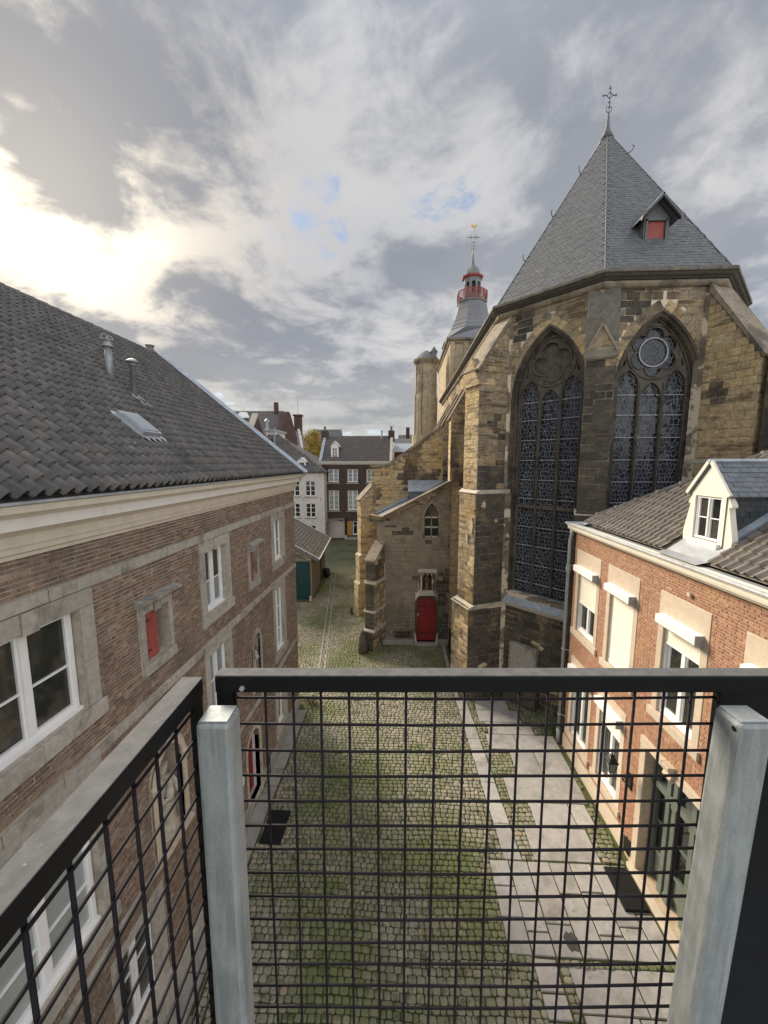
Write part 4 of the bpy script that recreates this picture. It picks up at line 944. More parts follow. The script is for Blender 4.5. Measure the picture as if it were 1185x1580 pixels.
        for x, hz in zip(cs, heads):
            zl = [q for q in zlist if q < hz+.15]+[hz+.56]
            for a, b in zip(zl[:-1], zl[1:]): leaded(x-lw-.01, x+lw+.01, a, b, rnd.choice((5, 5, 6)), max(2, int((b-a)/.125)))
            for q in zl[1:-1]:
                if abs(q-ztr) > .04: SB.box(x-lw, x+lw, gn+.012, gn+.045, q-.009, q+.009, None, fr)
        # foil glass: rings of cells
        def rings_(cx, cz, rs, ns):
            for (r0, r1), n_ in zip(zip(rs[:-1], rs[1:]), ns):
                off = rnd.random()
                for q in range(n_):
                    a, b = (q+off)*2*math.pi/n_, (q+1+off)*2*math.pi/n_; pp = [(r0, a), (r1, a), (r1, (a+b)/2), (r1, b), (r0, b)]
                    G.add([fr(cx+r_*math.cos(t), gn+rnd.uniform(-.003, .003), cz+r_*math.sin(t)) for r_, t in pp], [(0, 1, 2, 3, 4)])
                    for (ra, ta), (rb_, tb) in zip(pp[:3], pp[1:4]):
                        A = Vector((cx+ra*math.cos(ta), cz+ra*math.sin(ta))); D = Vector((cx+rb_*math.cos(tb), cz+rb_*math.sin(tb))); d = D-A; n = Vector((-d.y, d.x)).normalized()*.007
                        C.add([fr(A.x+n.x, gn+.008, A.y+n.y), fr(D.x+n.x, gn+.008, D.y+n.y), fr(D.x, gn+.016, D.y), fr(A.x, gn+.016, A.y), fr(A.x-n.x, gn+.008, A.y-n.y), fr(D.x-n.x, gn+.008, D.y-n.y)], [(0, 1, 2, 3), (3, 2, 5, 4)])
        if kind == 'quatre':
            mb = MB(); mb.add([fr(fc+.85*math.cos(t), -.41, fz+.85*math.sin(t)) for t in np.linspace(0, 2*math.pi, 33)[:-1]], [tuple(range(32))]); mb.build('blind_panel', 'tracery_stone', tr)
        else: rings_(fc, fz, [.0, .08, .2, .32, .42, .52, .62, .75, .82], [6, 8, 12, 16, 20, 24, 28, 30])
        if kind != 'quatre':
            SB.tube([fr(fc+.43*math.cos(t), gn+.05, fz+.43*math.sin(t)) for t in np.linspace(0, 2*math.pi, 41)[:-1]], .020, 6, closed=True)
        stuff(G.build('glass_pieces', 'stained_glass', tr)); stuff(C.build('lead_cames', 'lead_came', tr)); SB.build('saddle_bars', 'saddle_bar', tr)
        # dark interior shell behind
        mb = MB(); p = arch2(c, K, rg+.05, z0g, ZS); mb.add([fr(a, -.5, z) for a, z in p], [tuple(range(len(p)))]); mb.build('window_backing', 'iron_black', tr)
        # voussoirs
        for s in (-1, 1):
            th = math.acos(K/(R0+.02)); n_ = 10
            for q in range(n_):
                t0, t1 = th*q/n_, th*(q+1)/n_; r0, r1 = R0+.006, R0+random.uniform(.24, .32)
                poly = [(r0, t0+.004), (r1, t0+.003), (r1, t1-.003), (r0, t1-.004)]
                poly = [(c-s*K+s*r*math.cos(t), ZS+r*math.sin(t)) for r, t in poly][::s]
                if q == n_-1:
                    poly = [(max(min(a, c-.004) if s < 0 else a, -9) if s < 0 else max(a, c+.004), z) for a, z in poly]
                mb = MB(); mb.prism(poly, lambda p_, q_, t: fr(p_, t, q_), -.02, .014+random.uniform(-.004, .006)); mb.build('voussoir', random.choice(['church_stone', 'church_stone', 'church_stone_warm']), B)
    # --- walls
    w1 = arch2(LAB-1.58, K, R0, 4.15, ZS); w2 = arch2(1.80, K, R0, 4.15, ZS)
    vo = lambda c: arch2(c, K, R0+.27, 4.15, ZS)
    def vmask(c):  # keep the bond off the voussoir ring only above the springing
        p = arch2(c, K, R0+.27, ZS, ZS); return p
    mb = MB(); plate(mb, fAB, rect(0, LAB, 0, 14.3), [w1], 0, -.5); wAB = mb.build('wall', 'mortar_church', B)
    mb = MB(); plate(mb, fBC, rect(0, 3.4, 0, 14.3), [w2], 0, -.5); wBC = mb.build('wall', 'mortar_church', B)
    mb = MB(); plate(mb, fCD, rect(0, 3.4, 0, 14.05), [], 0, -.5); mb.build('wall', 'church_stone', B)
    mb = MB(); plate(mb, fN, rect(14.95, 36, 0, 14.3), [], 0, -.5); wN = mb.build('wall', 'mortar_church', B)
    MB().box(11.25, 11.75, 14.95, 36, 0, 14.05).box(3.6, 11.2, 35.5, 36, 0, 14.05).build('wall', 'church_stone', B)
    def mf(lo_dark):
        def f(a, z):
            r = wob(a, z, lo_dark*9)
            if lo_dark > .8 and (a > 3.13 or (2.9 < a < 3.4 and z < 9)): return 'church_stone_warm'  # strip beside the window: sunlit tone put into the stone colour
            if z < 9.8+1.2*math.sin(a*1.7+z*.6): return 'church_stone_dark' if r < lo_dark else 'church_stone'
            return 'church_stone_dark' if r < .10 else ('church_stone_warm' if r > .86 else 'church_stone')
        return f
    kw = dict(gap=.016, kind='stone', vary=.35, hv=.12, bond='half', jit=.006)
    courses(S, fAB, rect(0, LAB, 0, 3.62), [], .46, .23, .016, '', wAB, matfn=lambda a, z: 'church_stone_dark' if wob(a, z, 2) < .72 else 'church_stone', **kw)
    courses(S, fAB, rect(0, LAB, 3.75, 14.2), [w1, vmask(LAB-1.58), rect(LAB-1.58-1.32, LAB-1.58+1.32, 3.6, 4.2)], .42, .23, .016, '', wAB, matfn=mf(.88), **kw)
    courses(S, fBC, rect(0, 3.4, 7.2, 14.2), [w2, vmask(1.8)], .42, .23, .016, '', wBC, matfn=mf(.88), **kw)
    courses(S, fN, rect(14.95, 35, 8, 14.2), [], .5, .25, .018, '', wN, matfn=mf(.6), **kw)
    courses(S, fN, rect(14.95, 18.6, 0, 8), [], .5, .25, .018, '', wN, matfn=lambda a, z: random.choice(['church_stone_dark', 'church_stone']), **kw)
    win(fAB, LAB-1.58, wAB, 'quatre', 4.15); win(fBC, 1.80, wBC, 'sext', 4.15)
    # lead covered window sill and string
    c = LAB-1.58
    mb = MB(); mb.add([fAB(c-1.12, -.30, 4.17), fAB(c+1.12, -.30, 4.17), fAB(LAB-.05, .10, 3.80), fAB(.30, .10, 3.80), fAB(LAB-.05, .115, 3.74), fAB(.30, .115, 3.74), fAB(c-1.35, -.0, 4.0), fAB(c+1.35, 0, 4.0)],
           [(0, 1, 7, 6), (6, 7, 2, 3), (3, 2, 4, 5)]); mb.build('lead_sill', 'lead', B)
    def stringc(fr, a0, a1, z, out=.10, mat='pale_string'):
        mb = MB(); mb.prism([(-.02, z-.14), (.03, z-.13), (.05, z-.07), (out, z-.05), (out+.01, z), (-.02, z+.09)], lambda p, q, t: fr(t, p, q), a0, a1); return mb.build('string_course', mat, B)
    stringc(fAB, .3, LAB, 3.73)
    # putlog slots
    for a in (.25+.45, 2.25): MB().box(a, a+.14, -.02, .012, 13.86, 14.12, None, fBC).build('putlog_slot', 'iron_black', B)
    # --- buttresses
    def buttress(v, d, hw, stages, cap, sides=(1, -1), m1='church_stone', m2='church_stone_warm', mtop='church_trim', gablet=True, strings=(), fn=None, kindf='rough'):
        """stages: list of (z0,z1,proj,hw); cap: (zwall,zend)"""
        d = Vector(d).normalized(); s = Vector((d.y, -d.x, 0))   # s = right-hand side seen from outside
        W = None
        for i, (z0, z1, pr, hh) in enumerate(stages):
            last = i == len(stages)-1; prof = [(-.3, z0), (pr, z0), (pr, z1), (-.3, z1)]
            if last: prof = [(-.3, z0), (pr, z0), (pr, cap[1]), (0, cap[0]), (-.3, cap[0])]
            mb = MB(); mb.prism(prof, lambda p, q, t: v+d*p+s*t+Vector((0, 0, q)), -hh, hh); w = mb.build('buttress', 'mortar_church', B)
            for sd in (1, -1):
                if sd not in sides: continue
                f = Fr(v+s*sd*hh, d, s*sd); courses(S, f, [(0, prof[0][1])]+prof[1:-1]+[(0, prof[-1][1])] if not last else [(0, z0), (pr, z0), (pr, cap[1]), (0, cap[0])], [], .42, .23, .020, m1, w, matfn=(lambda a, z: fn(sd, a, z)) if fn else None, kind=kindf, gap=.012, vary=.3, hv=.12, bond='half', jit=.008)
            f = Fr(v+d*pr-s*hh, s, d); courses(S, f, rect(0, 2*hh, z0, cap[1] if last else z1), [], .46, .23, .020, m2, w, kind=kindf, gap=.012, vary=.25, hv=.12, bond='half', jit=.008, matfn=(lambda a, z: fn(0, a, z)) if fn else None)
            if not last:   # sloped set-off
                npj, nh = stages[i+1][2], stages[i+1][3]; mb = MB()
                mb.prism([(-.2, z1), (pr+.04, z1), (pr+.05, z1+.03), (npj-.02, z1+.14), (-.2, z1+.14)], lambda p, q, t: v+d*p+s*t+Vector((0, 0, q)), -hh-.03, hh+.03); mb.build('set_off', 'pale_string', B)
        z0, z1, pr, hh = stages[-1]; sl_ = (cap[0]-cap[1])/pr
        mb = MB(); o = .10
        mb.prism([(-.02, cap[0]+.01), (pr+o, cap[1]-o*sl_+.01), (pr+o+.02, cap[1]-o*sl_+.07), (-.02, cap[0]+.20)], lambda p, q, t: v+d*p+s*t+Vector((0, 0, q)), -hh-.05, hh+.05); mb.build('coping', mtop, B, bevel=.015)
        return d, s
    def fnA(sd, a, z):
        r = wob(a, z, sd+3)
        if sd == 0: return 'church_stone_warm' if r < (.75 if z > 8 else .35) else 'church_stone'  # front face in warmer stone: sunlight put into its colour
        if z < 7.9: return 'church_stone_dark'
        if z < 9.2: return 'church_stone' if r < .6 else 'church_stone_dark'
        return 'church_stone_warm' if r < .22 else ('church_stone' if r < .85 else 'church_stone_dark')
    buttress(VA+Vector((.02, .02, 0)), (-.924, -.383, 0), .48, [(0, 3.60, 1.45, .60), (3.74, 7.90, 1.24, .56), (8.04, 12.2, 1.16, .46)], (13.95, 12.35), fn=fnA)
    # gabled head of the front face
    d = Vector((-.924, -.383, 0)); s = Vector((d.y, -d.x, 0)); v = VA
    mb = MB(); mb.prism([(-.50, 11.75), (.50, 11.75), (0, 12.75)], lambda p, q, t: v+s*p+d*t+Vector((0, 0, q)), .5, 1.24); mb.build('gablet', 'church_stone_warm', B, bevel=.02)
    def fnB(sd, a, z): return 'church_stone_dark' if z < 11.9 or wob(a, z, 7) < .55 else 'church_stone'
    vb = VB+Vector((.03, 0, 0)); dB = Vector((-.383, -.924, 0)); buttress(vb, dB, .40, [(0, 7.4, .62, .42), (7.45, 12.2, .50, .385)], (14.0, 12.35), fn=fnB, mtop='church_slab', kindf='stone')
    sB = Vector((dB.y, -dB.x, 0)); mb = MB(); mb.prism([(-.42, 12.2), (.42, 12.2), (0, 13.0)], lambda p, q, t: vb+sB*p+dB*t+Vector((0, 0, q)), .30, .56); mb.build('gablet', 'church_stone', B)
    for sg in (-1, 1):
        mb = MB(); mb.prism([(0, 13.09), (sg*.47, 12.19), (sg*.42, 12.15), (0, 12.95)][::sg], lambda p, q, t: vb+sB*p+dB*t+Vector((0, 0, q)), .30, .60); mb.build('gablet_coping', 'church_trim', B)
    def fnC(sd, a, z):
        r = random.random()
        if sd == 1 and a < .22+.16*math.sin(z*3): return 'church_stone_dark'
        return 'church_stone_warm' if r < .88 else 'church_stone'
    buttress(VC, (.383, -.924, 0), .47, [(0, 9.0, 1.5, .47), (9.0, 11.9, 1.36, .45)], (14.0, 11.95), sides=(1, -1), fn=lambda sd, a, z: ('church_stone_dark' if (sd == -1 and a < .20+.14*math.sin(z*3.1)) else ('church_stone_warm' if wob(a, z, 4) > .12 else 'church_stone')))  # mostly warm stone, carrying the sunlit tone in its colour
    dC = Vector((.383, -.924, 0)); mb = MB(); mb.box(0, 0, 0, 0, 0, 0); sC = Vector((dC.y, -dC.x, 0))
    mb = MB(); mb.prism([(-.40, 0), (.40, 0), (.40, 11.75), (0, 12.2), (-.40, 11.75)], lambda p, q, t: VC+sC*p+dC*t+Vector((0, 0, q)), 1.52, 2.0); mb.build('buttress', 'church_stone_dark', B)
    # north side buttresses
    for y, zb in ((19.0, 0), (22.6, 0), (26.6, 8), (31, 8)):
        buttress(Vector((3.55, y, 0)), (-1, 0, 0), .42, [(0, 11.0, 1.30, .42)], (13.4, 11.2), fn=lambda sd, a, z: ('church_stone_warm' if sd == 0 else ('church_stone' if z > 9 or random.random() < .5 else 'church_stone_dark')), sides=(1, -1))  # front faces all warm stone: their lit edge is painted in
    # flaking pale render left on the lower stones
    rr = random.Random(21)
    for f, c, z, w_, h_ in ((fAB, .42, 1.45, .42, .30), (fAB, .25, 1.0, .3, .35), (fAB, 1.9, 2.48, .45, .12), (fAB, 2.1, 2.38, .2, .2), (fAB, 2.6, .9, .5, .12),
                            (Fr(VA+Vector((-.383, .924, 0))*-.60, (-.924, -.383, 0), (.383, -.924, 0)), .75, 1.3, .5, .22), (Fr(VA+Vector((-.383, .924, 0))*-.60, (-.924, -.383, 0), (.383, -.924, 0)), 1.2, .7, .3, .2),
                            (Fr(VA+Vector((-.383, .924, 0))*-.56, (-.924, -.383, 0), (.383, -.924, 0)), .9, 7.5, .22, .3), (Fr(VA+Vector((-.383, .924, 0))*-.56, (-.924, -.383, 0), (.383, -.924, 0)), .35, 6.9, .14, .16),
                            (Fr(VA+Vector((-.924, -.383, 0))*1.24, (-.383, .924, 0), (-.924, -.383, 0)), -.36, 6.7, .2, .75), (Fr(VA+Vector((-.924, -.383, 0))*1.24, (-.383, .924, 0), (-.924, -.383, 0)), -.10, 6.2, .13, .4)):
        n_ = 14; ph = [rr.uniform(.55, 1.15) for _ in range(n_)]
        pts = [(c+w_*.5*ph[k]*math.cos(k*2*math.pi/n_), z+h_*.5*ph[(k*3) % n_]*math.sin(k*2*math.pi/n_)) for k in range(n_)]
        mb = MB(); mb.prism(pts, lambda p, q, t: f(p, t, q), .0, .034); mb.build('render_patch', 'render_pale', B)
    # cornice + roof
    path = [(3.55, 36), (3.55, 14.95), (5.95, 12.55), (9.35, 12.55), (11.75, 14.95), (11.75, 36)]
    path = [Vector(p) for p in path]
    mb = MB(); sweep(mb, path, [(0, 14.16), (.06, 14.17), (.11, 14.20), (.145, 14.25), (.15, 14.31), (.12, 14.345), (.0, 14.35)]); mb.build('cornice', 'church_trim', B)
    mb = MB(); sweep(mb, path, [(0, 14.351), (.17, 14.352), (.20, 14.385), (.27, 14.42), (.31, 14.47), (.31, 14.485), (.0, 14.486)]); mb.build('cornice', 'cornice_shade', B)  # middle band coloured dark as the shadow under the top moulding
    mb = MB(); sweep(mb, path, [(0, 14.487), (.345, 14.488), (.36, 14.50), (.36, 14.575), (.34, 14.60), (0, 14.62)]); mb.build('cornice', 'church_slab', B)
    e = .22; AP = Vector((7.65, 16.65, 21.45)); z = 14.58; t = math.tan(R(22.5))
    eA, eB, eC, eD = Vector((3.55-e, 14.95-e*t, z)), Vector((5.95-e*t, 12.55-e, z)), Vector((9.35+e*t, 12.55-e, z)), Vector((11.75+e, 14.95-e*t, z))
    rb = MB(); rb.add([eA, eB, eC, eD, AP, Vector((3.55-e, 36, z)), Vector((11.75+e, 36, z)), Vector((7.65, 36, 21.45))], [(0, 1, 4), (1, 2, 4), (2, 3, 4), (5, 0, 4, 7), (3, 6, 7, 4)]); roof = rb.build('roof', 'slate', B)
    SL = Pieces(B, 'slate', 'slates')
    for p, q in ((eA, eB), (eB, eC)):
        U = (q-p).normalized(); L = (q-p).length; n = U.cross(AP-p).normalized(); n = n if n.dot(Vector((0, -1, .5))) > 0 else -n
        Sv = n.cross(U); Sv = Sv if Sv.z > 0 else -Sv; Hh = (AP-p).dot(Sv); ca = (AP-p).dot(U)
        ins = lambda a, s, L=L, Hh=Hh, ca=ca: ca*s/Hh+.02 < a < L-(L-ca)*s/Hh-.02
        tiles(SL, p+n*.006, U, Sv, n, L, Hh-.15, .165, .125, 'slate', 'slate', roof, inside=ins, stagger=.5, ysc=.042, jit=.03)
    SL.flush()
    for p in (eA, eB, eC, eD): MB().tube([p+Vector((0, 0, .02)), AP], .018, 6).build('hip_roll', 'slate', roof)
    MB().tube([Vector((7.65, 16.7, 21.47)), Vector((7.65, 36, 21.47))], .06, 6).build('ridge_roll', 'lead', roof)
    for p, q in (((eA+AP)/2, .1), (eA*.25+AP*.75, .1), (eA*.75+AP*.25, .1), (eC*.2+AP*.8, -.1)):
        MB().tube([p, p+Vector((-q, -.1, .02)), p+Vector((-q*1.4, -.15, .12)), p+Vector((-q, -.12, .18))], .014, 5).build('roof_hook', 'iron_black', roof)
    # finial with cross
    mb = MB(); mb.lathe(AP, [(.24, -.28), (.12, .0), (.07, .2), (.05, .45), (.03, .6)], 8); fin = mb.build('finial', 'slate', B, smooth=True)
    c0 = AP+Vector((0, 0, .6)); cr = MB(); cr.tube([c0, c0+Vector((0, 0, .95))], .016, 6); zc = .62
    cr.tube([c0+Vector((-.24, 0, zc)), c0+Vector((-.1, 0, zc))], .014, 5); cr.tube([c0+Vector((.1, 0, zc)), c0+Vector((.24, 0, zc))], .014, 5)
    for q in range(4):
        a = q*math.pi/2; dx, dz = math.cos(a), math.sin(a); ex_, ez_ = math.cos(a+math.pi/2), math.sin(a+math.pi/2)
        cr.tube([c0+Vector((dx*.11, 0, zc+dz*.11)), c0+Vector((dx*.06+ex_*.06, 0, zc+dz*.06+ez_*.06)), c0+Vector((ex_*.11, 0, zc+ez_*.11))], .012, 5)
        for s_ in (-1, 1): cr.tube([c0+Vector((dx*.20, 0, zc+dz*.20)), c0+Vector((dx*.23+ex_*s_*.05, 0, zc+dz*.23+ez_*s_*.05)), c0+Vector((dx*.27, 0, zc+dz*.27))], .010, 4)
    for s_ in (-1, 1): cr.tube([c0+Vector((0, 0, .02)), c0+Vector((s_*.09, 0, .10)), c0+Vector((s_*.10, 0, .2)), c0+Vector((s_*.04, 0, .27)), c0+Vector((s_*.02, 0, .2))], .012, 5)
    cr.build('cross', 'iron_black', fin)
    # roof dormer with red hatch
    fd = Fr((0, 13.05, 0), (1, 0, 0), (0, -1, 0)); x0, x1 = 7.25, 8.0; zb = 15.50; ze = 16.36; zt = 16.84; m = (x0+x1)/2
    mb = MB(); plate(mb, fd, [(x0, zb), (x1, zb), (x1, ze), (m, zt-.05), (x0, ze)], [rect(x0+.10, x1-.10, 15.62, 16.28)], 0, -.08); mb.box(x0, x1, -1.0, -.081, zb, ze, None, fd); dd = mb.build('dormer', 'slate', B)
    MB().box(x0+.105, x1-.105, -.07, -.04, 15.625, 16.275, None, fd).build('hatch', 'red_paint_pale', dd)
    mb = MB()
    for a0, a1, q0, q1 in ((x0+.05, x0+.11, 15.58, 16.32), (x1-.11, x1-.05, 15.58, 16.32), (x0+.05, x1-.05, 15.55, 15.61), (x0+.05, x1-.05, 16.28, 16.34)): mb.box(a0, a1, 0, .03, q0, q1, None, fd)
    mb.build('hatch_frame', 'slate', dd)
    for s_ in (-1, 1):
        mb = MB(); ap = Vector((m, zt)); en = Vector((m+s_*.56, ze-.12)); mb.prism([(ap.x, ap.y), (en.x, en.y), (en.x, en.y+.07), (ap.x, ap.y+.09)], lambda p, q, t: fd(p, t, q), -1.7, .26); mb.build('dormer_roof', 'slate', dd)
        mb = MB(); mb.prism([(ap.x, ap.y-.05), (en.x, en.y-.05), (en.x, en.y), (ap.x, ap.y)], lambda p, q, t: fd(p, t, q), .18, .24); mb.build('verge_board', 'iron_black', dd)
    MB().tube([fd(m, -1.7, zt+.06), fd(m, .26, zt+.06)], .03, 6).build('ridge_roll', 'lead', dd)
    mb = MB(); mb.add([fd(m-.58, .02, ze-.12), fd(m-.54, .27, ze-.05), fd(m-.40, .27, ze+.10), fd(m-.62, -.3, ze-.14)], [(0, 1, 2, 3)]); mb.build('flashing', 'lead', dd)
    # aisle gable wall further back with raking coping
    fa = Fr((0, 22.3, 0), (1, 0, 0), (0, -1, 0)); out = [(-1.82, 0), (3.1, 0), (3.1, 11.6), (-.92, 8.80), (-1.82, 8.80)]
    mb = MB(); plate(mb, fa, out, [], 0, -.6, back=True); wa = mb.build('aisle_wall', 'mortar_church', B)
    courses(S, fa, out, [], .38, .17, .030, '', wa, kind='rough', gap=.008, vary=.45, hv=.3, bond='half', jit=.02, zr=(5.0, 11.6), matfn=lambda a, z: 'church_stone_warm' if wob(a, z, 5) > .45 else 'church_stone')
    mb = MB(); mb.prism([(-1.95, 8.80), (-.90, 8.80), (3.1, 11.6), (3.1, 11.78), (-.94, 8.95), (-1.75, 8.98)], lambda p, q, t: fa(p, t, q), -.65, .12); mb.build('coping', 'church_trim', B)
    MB().box(-1.7, 3.5, 22.9, 35, 0, 8.3).build('aisle', 'church_stone', B)
    mb = MB(); mb.add([(-1.9, 22.9, 8.3), (-1.9, 35, 8.3), (3.5, 35, 11.2), (3.5, 22.9, 11.2)], [(0, 1, 2, 3)]); mb.build('aisle_roof', 'slate', B)
    buttress(Vector((-1.75, 22.6, 0)), (-.88, -.47, 0), .27, [(0, 1.9, 1.10, .33), (1.95, 3.6, 1.0, .30), (3.65, 7.0, .88, .27)], (7.75, 6.95), fn=lambda sd, a, z: 'church_stone_warm', kindf='stone')
    # lean-to string and low walls beside the railing pit
    stringc(Fr((3.55, 0, 0), (0, 1, 0), (-1, 0, 0)), 15.6, 18.5, 3.72)
    MB().box(2.30, 3.5, 18.0, 18.55, 0, 7.9).build('buttress_foot', 'church_stone', B)
    S.flush()
    return B
build_church()
slabst = thing('grave_slab', 'weathered grey carved tomb slab leaning against the foot of the church apse', 'tomb slab', (4.66, 13.72, 1.1))
fS = Fr(VA+Vector((0, 0, 0)), (VB-VA), (-.70711, -.70711, 0))
m_ = MB(); m_.box(.95, 2.02, .02, .22, .75, 2.28, None, fS); m_.build('slab', 'bluestone', slabst, bevel=.015)
m_ = MB()
for a0, a1, q0, q1 in ((.99, 1.98, 2.18, 2.22), (.99, 1.98, .80, .84), (.99, 1.03, .84, 2.18), (1.94, 1.98, .84, 2.18)): m_.box(a0, a1, .22, .24, q0, q1, None, fS)
m_.build('border', 'bluestone', slabst)
m_ = MB()
rr = random.Random(5)
for k in range(34):
    a = rr.uniform(1.1, 1.88); q = rr.uniform(.95, 2.08); r_ = rr.uniform(.03, .07); m_.tube([fS(a+r_*math.cos(t), .222, q+r_*math.sin(t)*1.3) for t in np.linspace(0, 4.5, 7)], .009, 4)
m_.build('carving', 'bluestone', slabst)
m_ = MB(); m_.box(.85, 2.15, .0, .40, .0, .74, None, fS); m_.build('plinth', 'church_stone_dark', slabst, bevel=.03)

# ================================================================== CHURCH ANNEX (sacristy)
def build_annex():
    B = thing('sacristy', 'low stone church annex with a dark red door, statue niche and raking parapet', 'annex', (.5, 18.5, 0))
    S = Pieces(B, 'stone', 'stones')
    fr = Fr((0, 18.5, 0), (1, 0, 0), (0, -1, 0)); out = [(-1.25, 0), (2.30, 0), (2.30, 8.05), (2.2, 7.92), (-1.02, 6.20), (-1.25, 6.20)]
    win = arch(1.40, .34, 5.42, 6.42, .66, 7); door = [(.74, .10), (1.68, .10), (1.68, 2.12), (1.62, 2.28), (1.48, 2.38), (.94, 2.38), (.80, 2.28), (.74, 2.12)]
    niche = rect(.98, 1.46, 2.80, 3.62)
    mb = MB(); plate(mb, fr, out, [win, door, niche], 0, -.32); w = mb.build('wall', 'mortar_church', B)
    MB().box(-1.20, 2.3, 18.85, 22.2, 0, 6.1).build('wall', 'church_stone', B)
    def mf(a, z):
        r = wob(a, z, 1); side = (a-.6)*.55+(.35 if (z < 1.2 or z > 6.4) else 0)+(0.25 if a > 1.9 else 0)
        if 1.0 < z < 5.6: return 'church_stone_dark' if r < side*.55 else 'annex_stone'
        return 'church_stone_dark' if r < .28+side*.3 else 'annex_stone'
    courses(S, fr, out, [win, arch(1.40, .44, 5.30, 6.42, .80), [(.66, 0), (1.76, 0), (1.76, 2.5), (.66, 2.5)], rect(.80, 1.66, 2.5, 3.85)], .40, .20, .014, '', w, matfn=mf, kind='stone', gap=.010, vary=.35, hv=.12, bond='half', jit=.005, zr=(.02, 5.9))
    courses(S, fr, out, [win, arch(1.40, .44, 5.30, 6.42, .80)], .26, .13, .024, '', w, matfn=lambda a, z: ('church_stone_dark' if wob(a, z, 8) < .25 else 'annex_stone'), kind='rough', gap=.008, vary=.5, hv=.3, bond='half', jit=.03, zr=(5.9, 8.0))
    mb = MB(); plate(mb, fr, arch(1.40, .44, 5.30, 6.42, .80, 7), [win], .02, -.05); mb.build('window_frame', 'church_trim', B)
    mb = MB(); mb.add([fr(a, -.25, z) for a, z in win], [tuple(range(len(win)))]); g = mb.build('pane', 'pane_dark', B)
    mb = MB(); mb.box(1.37, 1.43, -.24, -.12, 5.42, 6.5, None, fr); mb.build('mullion', 'church_trim', B)
    for z in (5.44, 5.92, 6.40):
        for a0, a1 in ((1.08, 1.365), (1.435, 1.72)): MB().box(a0, a1, -.24, -.08, z-.035, z+.035, None, fr).build('glazing_stone', 'pale_string', B)
    MB().box(1.07, 1.73, -.235, -.18, 6.44, 6.98, None, fr).build('window_head', 'jamb_dark', B)
    # door
    mb = MB(); o = [(.66, .10), (.741, .10)]
    plate(mb, fr, [(.64, .1), (1.78, .1), (1.78, 2.2), (1.66, 2.42), (1.52, 2.50), (.90, 2.50), (.76, 2.42), (.64, 2.2)], [door], .03, -.2); mb.build('door_surround', 'church_stone_dark', B)
    mb = MB(); mb.add([fr(a, -.14, z) for a, z in door], [tuple(range(len(door)))]); d = mb.build('door', 'red_paint', B)
    for k in range(5): MB().box(.75+k*.187, .75+k*.187+.18, -.14, -.12, .11, 2.10, None, fr).build('board', 'red_paint', d)
    for z in (.48, 1.88):
        mb = MB(); mb.box(.76, 1.60, -.12, -.108, z, z+.025, None, fr); mb.tube([fr(1.1, -.11, z), fr(1.16, -.11, z-.09), fr(1.27, -.11, z-.12)], .010, 4); mb.tube([fr(1.1, -.11, z+.02), fr(1.16, -.11, z+.11), fr(1.27, -.11, z+.14)], .010, 4); mb.build('strap_hinge', 'iron_black', d)
    MB().box(.78, .82, -.12, -.09, 1.42, 1.54, None, fr).build('lock', 'paint_grey_white', d)
    for s, a in ((-1, .70), (1, 1.72)):
        mb = MB(); mb.prism([(a-.05, .1), (a+.05, .1), (a+.03+s*.05, .55), (a-.02+s*.05, .58)], lambda p, q, t: fr(p, t, q), .0, .16); mb.build('wheel_guard', 'pale_string', B, bevel=.01)
    # plinth and steps
    y = -1.25
    for a, b in ((-1.2, -.3), (-.3, .62), (1.80, 2.28)): stone_block(fr, a+.004, b-.004, .0, .26, -.02, .28, 'kerb_stone', B, 'plinth_stone', .015)
    stone_block(fr, .625, 1.795, .0, .10, -.2, .34, 'kerb_stone', B, 'doorstep', .012)
    stone_block(fr, .82, 1.62, -.01, .035, .42, .80, 'kerb_stone', B, 'ground_slab', .01)
    # niche with canopy and pedestal
    mb = MB(); mb.add([fr(a, -.3, z) for a, z in niche], [(0, 1, 2, 3)]); mb.build('niche_back', 'church_stone_dark', B)
    mb = MB(); mb.prism([(0, 3.66), (.18, 3.68), (.26, 3.74), (.26, 3.80), (0, 3.86)], lambda p, q, t: fr(t, p, q), .78, 1.68); cn = mb.build('canopy', 'pale_string', B, bevel=.01)
    mb = MB()
    for k in range(5): mb.lathe(fr(.84+k*.195, .20, 3.52), [(.0, 0), (.05, .14), (.075, .17)], 4)
    mb.build('canopy_pendants', 'pale_string', cn)
    mb = MB(); mb.prism([(.84, 2.55), (1.62, 2.55), (1.54, 2.72), (1.50, 2.80), (.96, 2.80), (.92, 2.72)], lambda p, q, t: fr(p, t, q), -.28, .16); mb.build('pedestal', 'pale_string', B, bevel=.012)
    for s, a in ((0, .86), (0, 1.56)): MB().tube([fr(a, .06, 2.80), fr(a, .06, 3.62)], .03, 6).build('colonnette', 'church_stone_dark', B)
    # coping and kneeler
    mb = MB(); mb.prism([(-1.62, 6.20), (-1.02, 6.20), (2.28, 7.96), (2.28, 8.12), (-.98, 6.40), (-1.62, 6.52)], lambda p, q, t: fr(p, t, q), -.36, .09); mb.build('coping', 'church_stone', B, bevel=.02)
    P2 = Pieces(B, 'coping_stone', 'coping_stones'); 
    dv = Vector((3.3, 0, 1.76)).normalized(); q = 0
    while q < 3.6:
        l = random.uniform(.25, .42); p = Vector((-.98, 18.47, 6.42))+dv*(q+l/2); N_ = Vector((-dv.z, 0, dv.x))
        P2.add('slab', Matrix(((dv.x*(l-.012), N_.x*.06, 0, p.x), (0, 0, .44, p.y), (dv.z*(l-.012), N_.z*.06, 0, p.z), (0, 0, 0, 1))), 'church_trim'); q += l
    P2.flush()
